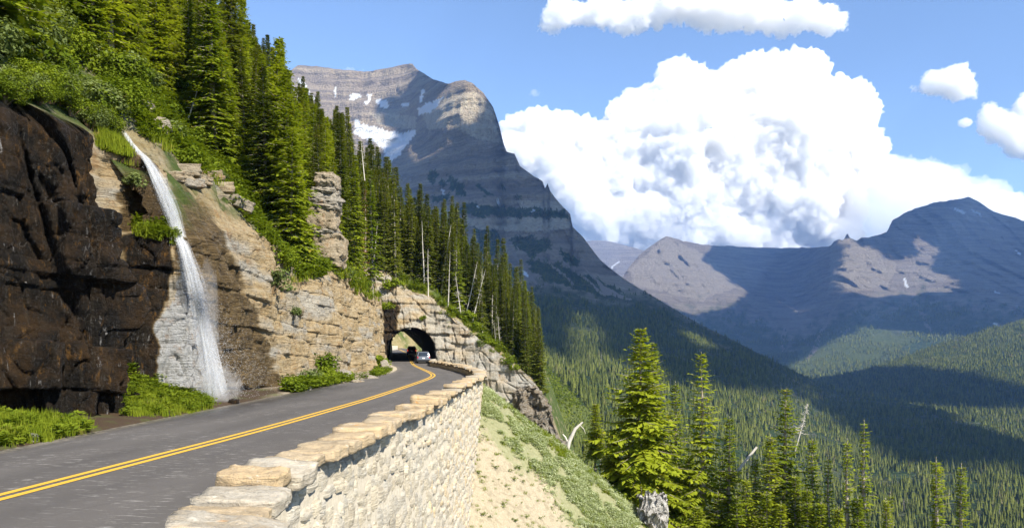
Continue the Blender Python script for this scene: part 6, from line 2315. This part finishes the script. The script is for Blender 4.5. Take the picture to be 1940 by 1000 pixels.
def box_mesh(name, x, y, z, sx, sy, sz, mat, bev=0.02):
    bm = bmesh.new()
    bmesh.ops.create_cube(bm, size=1.0)
    for q in bm.verts:
        q.co = (q.co.x * sx, q.co.y * sy, q.co.z * sz)
    bmesh.ops.bevel(bm, geom=bm.edges[:], offset=bev, segments=2, affect='EDGES')
    for q in bm.verts:
        q.co += Vector((x, y, z))
    me = bpy.data.meshes.new(name)
    bm.to_mesh(me)
    bm.free()
    me.materials.append(mat)
    return me


def wheel_meshes():
    def lathe(prof, n=20):
        V = np.array([[(x, r_ * math.cos(a), r_ * math.sin(a)) for (x, r_) in prof] for a in np.linspace(0, 2 * math.pi, n, endpoint=False)])
        i = np.arange(n * len(prof)).reshape(n, len(prof))
        j = np.roll(i, -1, 0)
        return V.reshape(-1, 3), np.stack([i[:, :-1], j[:, :-1], j[:, 1:], i[:, 1:]], -1).reshape(-1, 4)
    tyre = lathe([(-0.11, 0.22), (-0.12, 0.34), (-0.08, 0.37), (0.08, 0.37), (0.12, 0.34), (0.11, 0.22)])
    rim = lathe([(-0.09, 0.225), (-0.10, 0.19), (-0.06, 0.05), (-0.07, 0.01), (0.07, 0.01), (0.06, 0.05), (0.10, 0.19), (0.09, 0.225)])
    return mesh_np("tyre", *tyre, plain("tyre_rubber", (0.02, 0.02, 0.02), 0.9), True), mesh_np("rim", *rim, plain("rim_alloy", (0.5, 0.5, 0.52), 0.35, 0.9), True)


TYRE, RIM = wheel_meshes()
M_GLASS = plain("car_glass", (0.02, 0.025, 0.03), 0.06, 0.0, 0.8)
M_BLACKP = plain("black_trim", (0.02, 0.02, 0.02), 0.6)
k = NM("tail_lamp")
em = k.n("ShaderNodeEmission")
em.inputs[0].default_value = (1.0, 0.05, 0.03, 1)
em.inputs[1].default_value = 0.5
M_TAIL_ON = k.surf(em.outputs[0])
M_TAIL = plain("red_lamp_plastic", (0.45, 0.02, 0.02), 0.25)
M_PLATE = plain("plate_white", (0.75, 0.75, 0.72), 0.5)


def make_car(loc, yaw, paint, lit, label):
    c_ = thing("car", loc, label, "car", None, yaw)
    body_p = [(-2.28, 0.42), (-2.32, 0.62), (-2.28, 0.95), (-2.20, 1.02), (0.9, 1.02), (1.9, 0.92), (2.25, 0.78), (2.3, 0.5), (2.2, 0.32), (1.85, 0.30), (1.72, 0.55), (1.45, 0.68), (1.15, 0.55), (1.02, 0.28), (-1.0, 0.28), (-1.12, 0.55), (-1.42, 0.68), (-1.72, 0.55), (-1.85, 0.32), (-2.2, 0.34)]
    link("body", prism_mesh("body", body_p[::-1], -0.93, 0.93, paint, (0.6, 1.05, 0.965)), c_)
    cab = [(-2.18, 1.02), (-2.02, 1.45), (-1.86, 1.66), (-1.5, 1.73), (0.0, 1.72), (0.35, 1.60), (1.05, 1.03)]
    link("cabin", prism_mesh("cabin", cab[::-1], -0.885, 0.885, paint, (1.0, 1.75, 0.80)), c_)
    rw_ = [(-2.17, 1.08), (-2.03, 1.44), (-1.92, 1.60), (-1.90, 1.58), (-2.0, 1.42), (-2.13, 1.08)]
    rw_ = [(a - 0.018, b) for a, b in rw_]
    link("rear_window", prism_mesh("rear_window", rw_[::-1], -0.74, 0.74, M_GLASS, (1.0, 1.75, 0.82)), c_)
    for sx in (-1, 1):
        v = np.array([(sx * 0.885, -1.85, 1.08), (sx * 0.885, 0.75, 1.08), (sx * 0.755, 0.25, 1.60), (sx * 0.755, -1.65, 1.62)]) + np.array([sx * 0.012, 0, 0])
        v2 = v - np.array([sx * 0.02, 0, 0])
        link("side_window", mesh_np("side_window", np.concatenate([v, v2]), np.array([(0, 1, 2, 3), (4, 7, 6, 5), (0, 4, 5, 1), (1, 5, 6, 2), (2, 6, 7, 3), (3, 7, 4, 0)]), M_GLASS), c_)
        link("taillight", box_mesh("taillight", sx * 0.80, -2.27, 0.92, 0.15, 0.10, 0.26, M_TAIL_ON if lit else M_TAIL), c_)
        link("mirror", box_mesh("mirror", sx * 1.02, 0.72, 1.10, 0.2, 0.1, 0.15, M_BLACKP), c_)
        for yy in (-1.42, 1.45):
            w_ = link("wheel", None, c_)
            w_.location = (sx * 0.80, yy, 0.37)
            link("tyre", TYRE, w_)
            link("rim", RIM, w_)
    link("bumper", box_mesh("bumper", 0, -2.30, 0.50, 1.80, 0.16, 0.24, M_BLACKP), c_)
    link("licence_plate", box_mesh("licence_plate", 0, -2.345, 0.80, 0.34, 0.03, 0.17, M_PLATE, 0.004), c_)
    link("roof_rack", box_mesh("roof_rack", 0, -0.7, 1.78, 1.2, 1.9, 0.05, M_BLACKP), c_)
    return c_


yaw = math.atan2(9.3, 63.0)
make_car((float(line_x(111.0)) + 1.25, 112.4, 0.0), yaw + 0.05, plain("silver_grey_paint", (0.13, 0.145, 0.17), 0.3, 0.3, 0.5), False, "silver grey sport utility car driving into the tunnel mouth")
make_car((float(line_x(158.0)) + 0.75, 158.0, float(road_z(158.0))), yaw, plain("dark_paint", (0.03, 0.03, 0.035), 0.3, 0.2, 0.6), True, "dark car with red tail lamps glowing inside the tunnel")

# ---- parapet beyond the tunnel, and the bank it turns along
cv_ = [(-33, 190), (-30.5, 200), (-30, 206), (-31, 212), (-36, 217), (-44, 219)]
V = []
for (x, y) in cv_:
    V.append([(x + 0.25, y + 0.2, road_z(200) - 0.3), (x + 0.25, y + 0.2, road_z(215) + 0.75), (x - 0.25, y - 0.2, road_z(215) + 0.75), (x - 0.25, y - 0.2, road_z(200) - 0.3)])
V = np.array(V, float)
o = link("parapet", mesh_np("parapet", V.reshape(-1, 3), [grid_faces(len(cv_), 4, flip=True)], M_MORTAR), None, "pale stone parapet on the bend seen through the tunnel", "wall")
gx = np.linspace(-75, -2, 74)
gy = np.linspace(184, 300, 60)
HX, HYy = np.meshgrid(gx, gy, indexing='ij')
HZ = -2.0 + np.minimum(16, np.maximum(0, (HYy - 214) * 0.75 + (-33 - HX) * 0.75)) + 1.2 * fbm(HX / 7, HYy / 7, 0.9, 4)
HZ = np.where(HX > -34, HZ - 0.35 * (HX + 34), HZ)
soilm = smooth(-0.1, 0.3, fbm(HX / 9, HYy / 9, 3.9, 3))
me = mesh_np("far_bank", np.stack([HX, HYy, HZ], -1).reshape(-1, 3), grid_faces(*HX.shape), M_ROCK, False, {"wet": 0 * HX, "grey": 0 * HX, "soil": soilm, "hue": 0.6 + 0 * HX})
link("far_bank", me, kind="structure")

# ---- bleached wood on the crest of the slope
def stick(pts, rad, sides=8, seed=0, wob=0.08):
    return tube(pts, rad, sides, wob, np.random.default_rng(seed))


d = 48.5
hb = hit(1085, 838, (BV_SLOPE,))
d = hb[0].y if hb else 48.5
d = min(d, 50)
a, b, c0 = P(1078, 836, d), P(1090, 812, d), P(1104, 799, d)
LOG = thing("broken_snag", tuple(a), "broken white trunk jutting up from the grassy crest", "dead trunk")
link("stem", mesh_np("stem", *stick(np.array([a - a + [-.1, 0, -.5], a - a, b - a, c0 - a]), [0.13, 0.13, 0.10, 0.05], 8, 1), M_SNAG, True), LOG)
p1 = P(1098, 804, d) - a
p2 = P(1110, 822, d - 0.3) - a
link("branch", mesh_np("branch", *stick(np.array([p1, (p1 + p2) / 2 + [0.05, 0, 0.05], p2]), [0.03, 0.022, 0.006], 5, 2), M_SNAG, True), LOG)
p3 = P(1066, 822, d) - a
link("branch", mesh_np("branch", *stick(np.array([[-.05, 0, -.1], p3 * 0.6, p3]), [0.05, 0.06, 0.03], 6, 3), M_SNAG, True), LOG)
pa, pb = hit(1092, 846, (BV_SLOPE,)), hit(1150, 893, (BV_SLOPE,))
if pa and pb:
    pa, pb = np.array(pa[0]) + [0, 0, 0.08], np.array(pb[0]) + [0, 0, 0.08]
    o = link("fallen_log", mesh_np("fallen_log", *stick(np.array([pa * 0, (pb - pa) * 0.5 + [0, 0, 0.05], pb - pa]), [0.13, 0.11, 0.07], 8, 4), M_SNAG, True), None, "weathered log lying down the grassy crest towards the big fir", "log")
    o.location = pa
pa = P(1395, 895, 49.5)
pb = P(1434, 846, 49.5)
o = link("leaning_log", mesh_np("leaning_log", *stick(np.array([(pa - pb) * 1.5, pa - pb, (pa - pb) * 0.5, [0, 0, 0]]), [0.12, 0.11, 0.09, 0.07], 8, 5), M_SNAG, True), None, "pale broken trunk leaning behind the medium firs", "dead trunk")
o.location = pb

# the gnarled stump at the lower edge
hb = hit(1236, 985, (BV_SLOPE,))
sp_ = np.array(hb[0]) if hb else P(1236, 985, 46)
STP = thing("tree_stump", tuple(sp_), "gnarled grey root stump at the lower edge below the big fir", "stump")
m = sp_[1] / F
k = NM("stump_wood")
n_ = k.noise(k.pos((3, 3, 3)), 2.5, 6, 0.7, 1.5)
c = k.ramp(n_, [(0.36, (0.04, 0.035, 0.03)), (0.46, (0.34, 0.32, 0.29)), (0.66, (0.62, 0.60, 0.56))])
M_STUMP = k.surf(k.bsdf(c, 0.9, k.bump(n_, 1.0, 0.12), 0.1))
v, f = boulder(0.72, 0.5, 0.95, 895, 24, 0.95, 0.05)
v[:, 0] += 0.10 * ridged(v[:, 0] * 3, v[:, 1] * 3, v[:, 2] * 1.2, 3)
link("bole", mesh_np("bole", v + np.array([0, 0, 0.55]), f, M_STUMP, False), STP)
rr = np.random.default_rng(5)
for i in range(9):
    an = rr.uniform(0, 6.28)
    L = rr.uniform(0.5, 1.1)
    z0 = rr.uniform(0.2, 1.3)
    e = np.array([math.cos(an) * L, math.sin(an) * L * 0.7, rr.uniform(-0.5, 0.45)])
    p0 = np.array([0, 0, z0])
    link("root", mesh_np("root", *stick(np.array([p0, p0 + e * 0.5 + rr.normal(0, 0.12, 3), p0 + e]), [0.20, 0.12, 0.03], 7, 20 + i, 0.15), M_STUMP, True), STP)
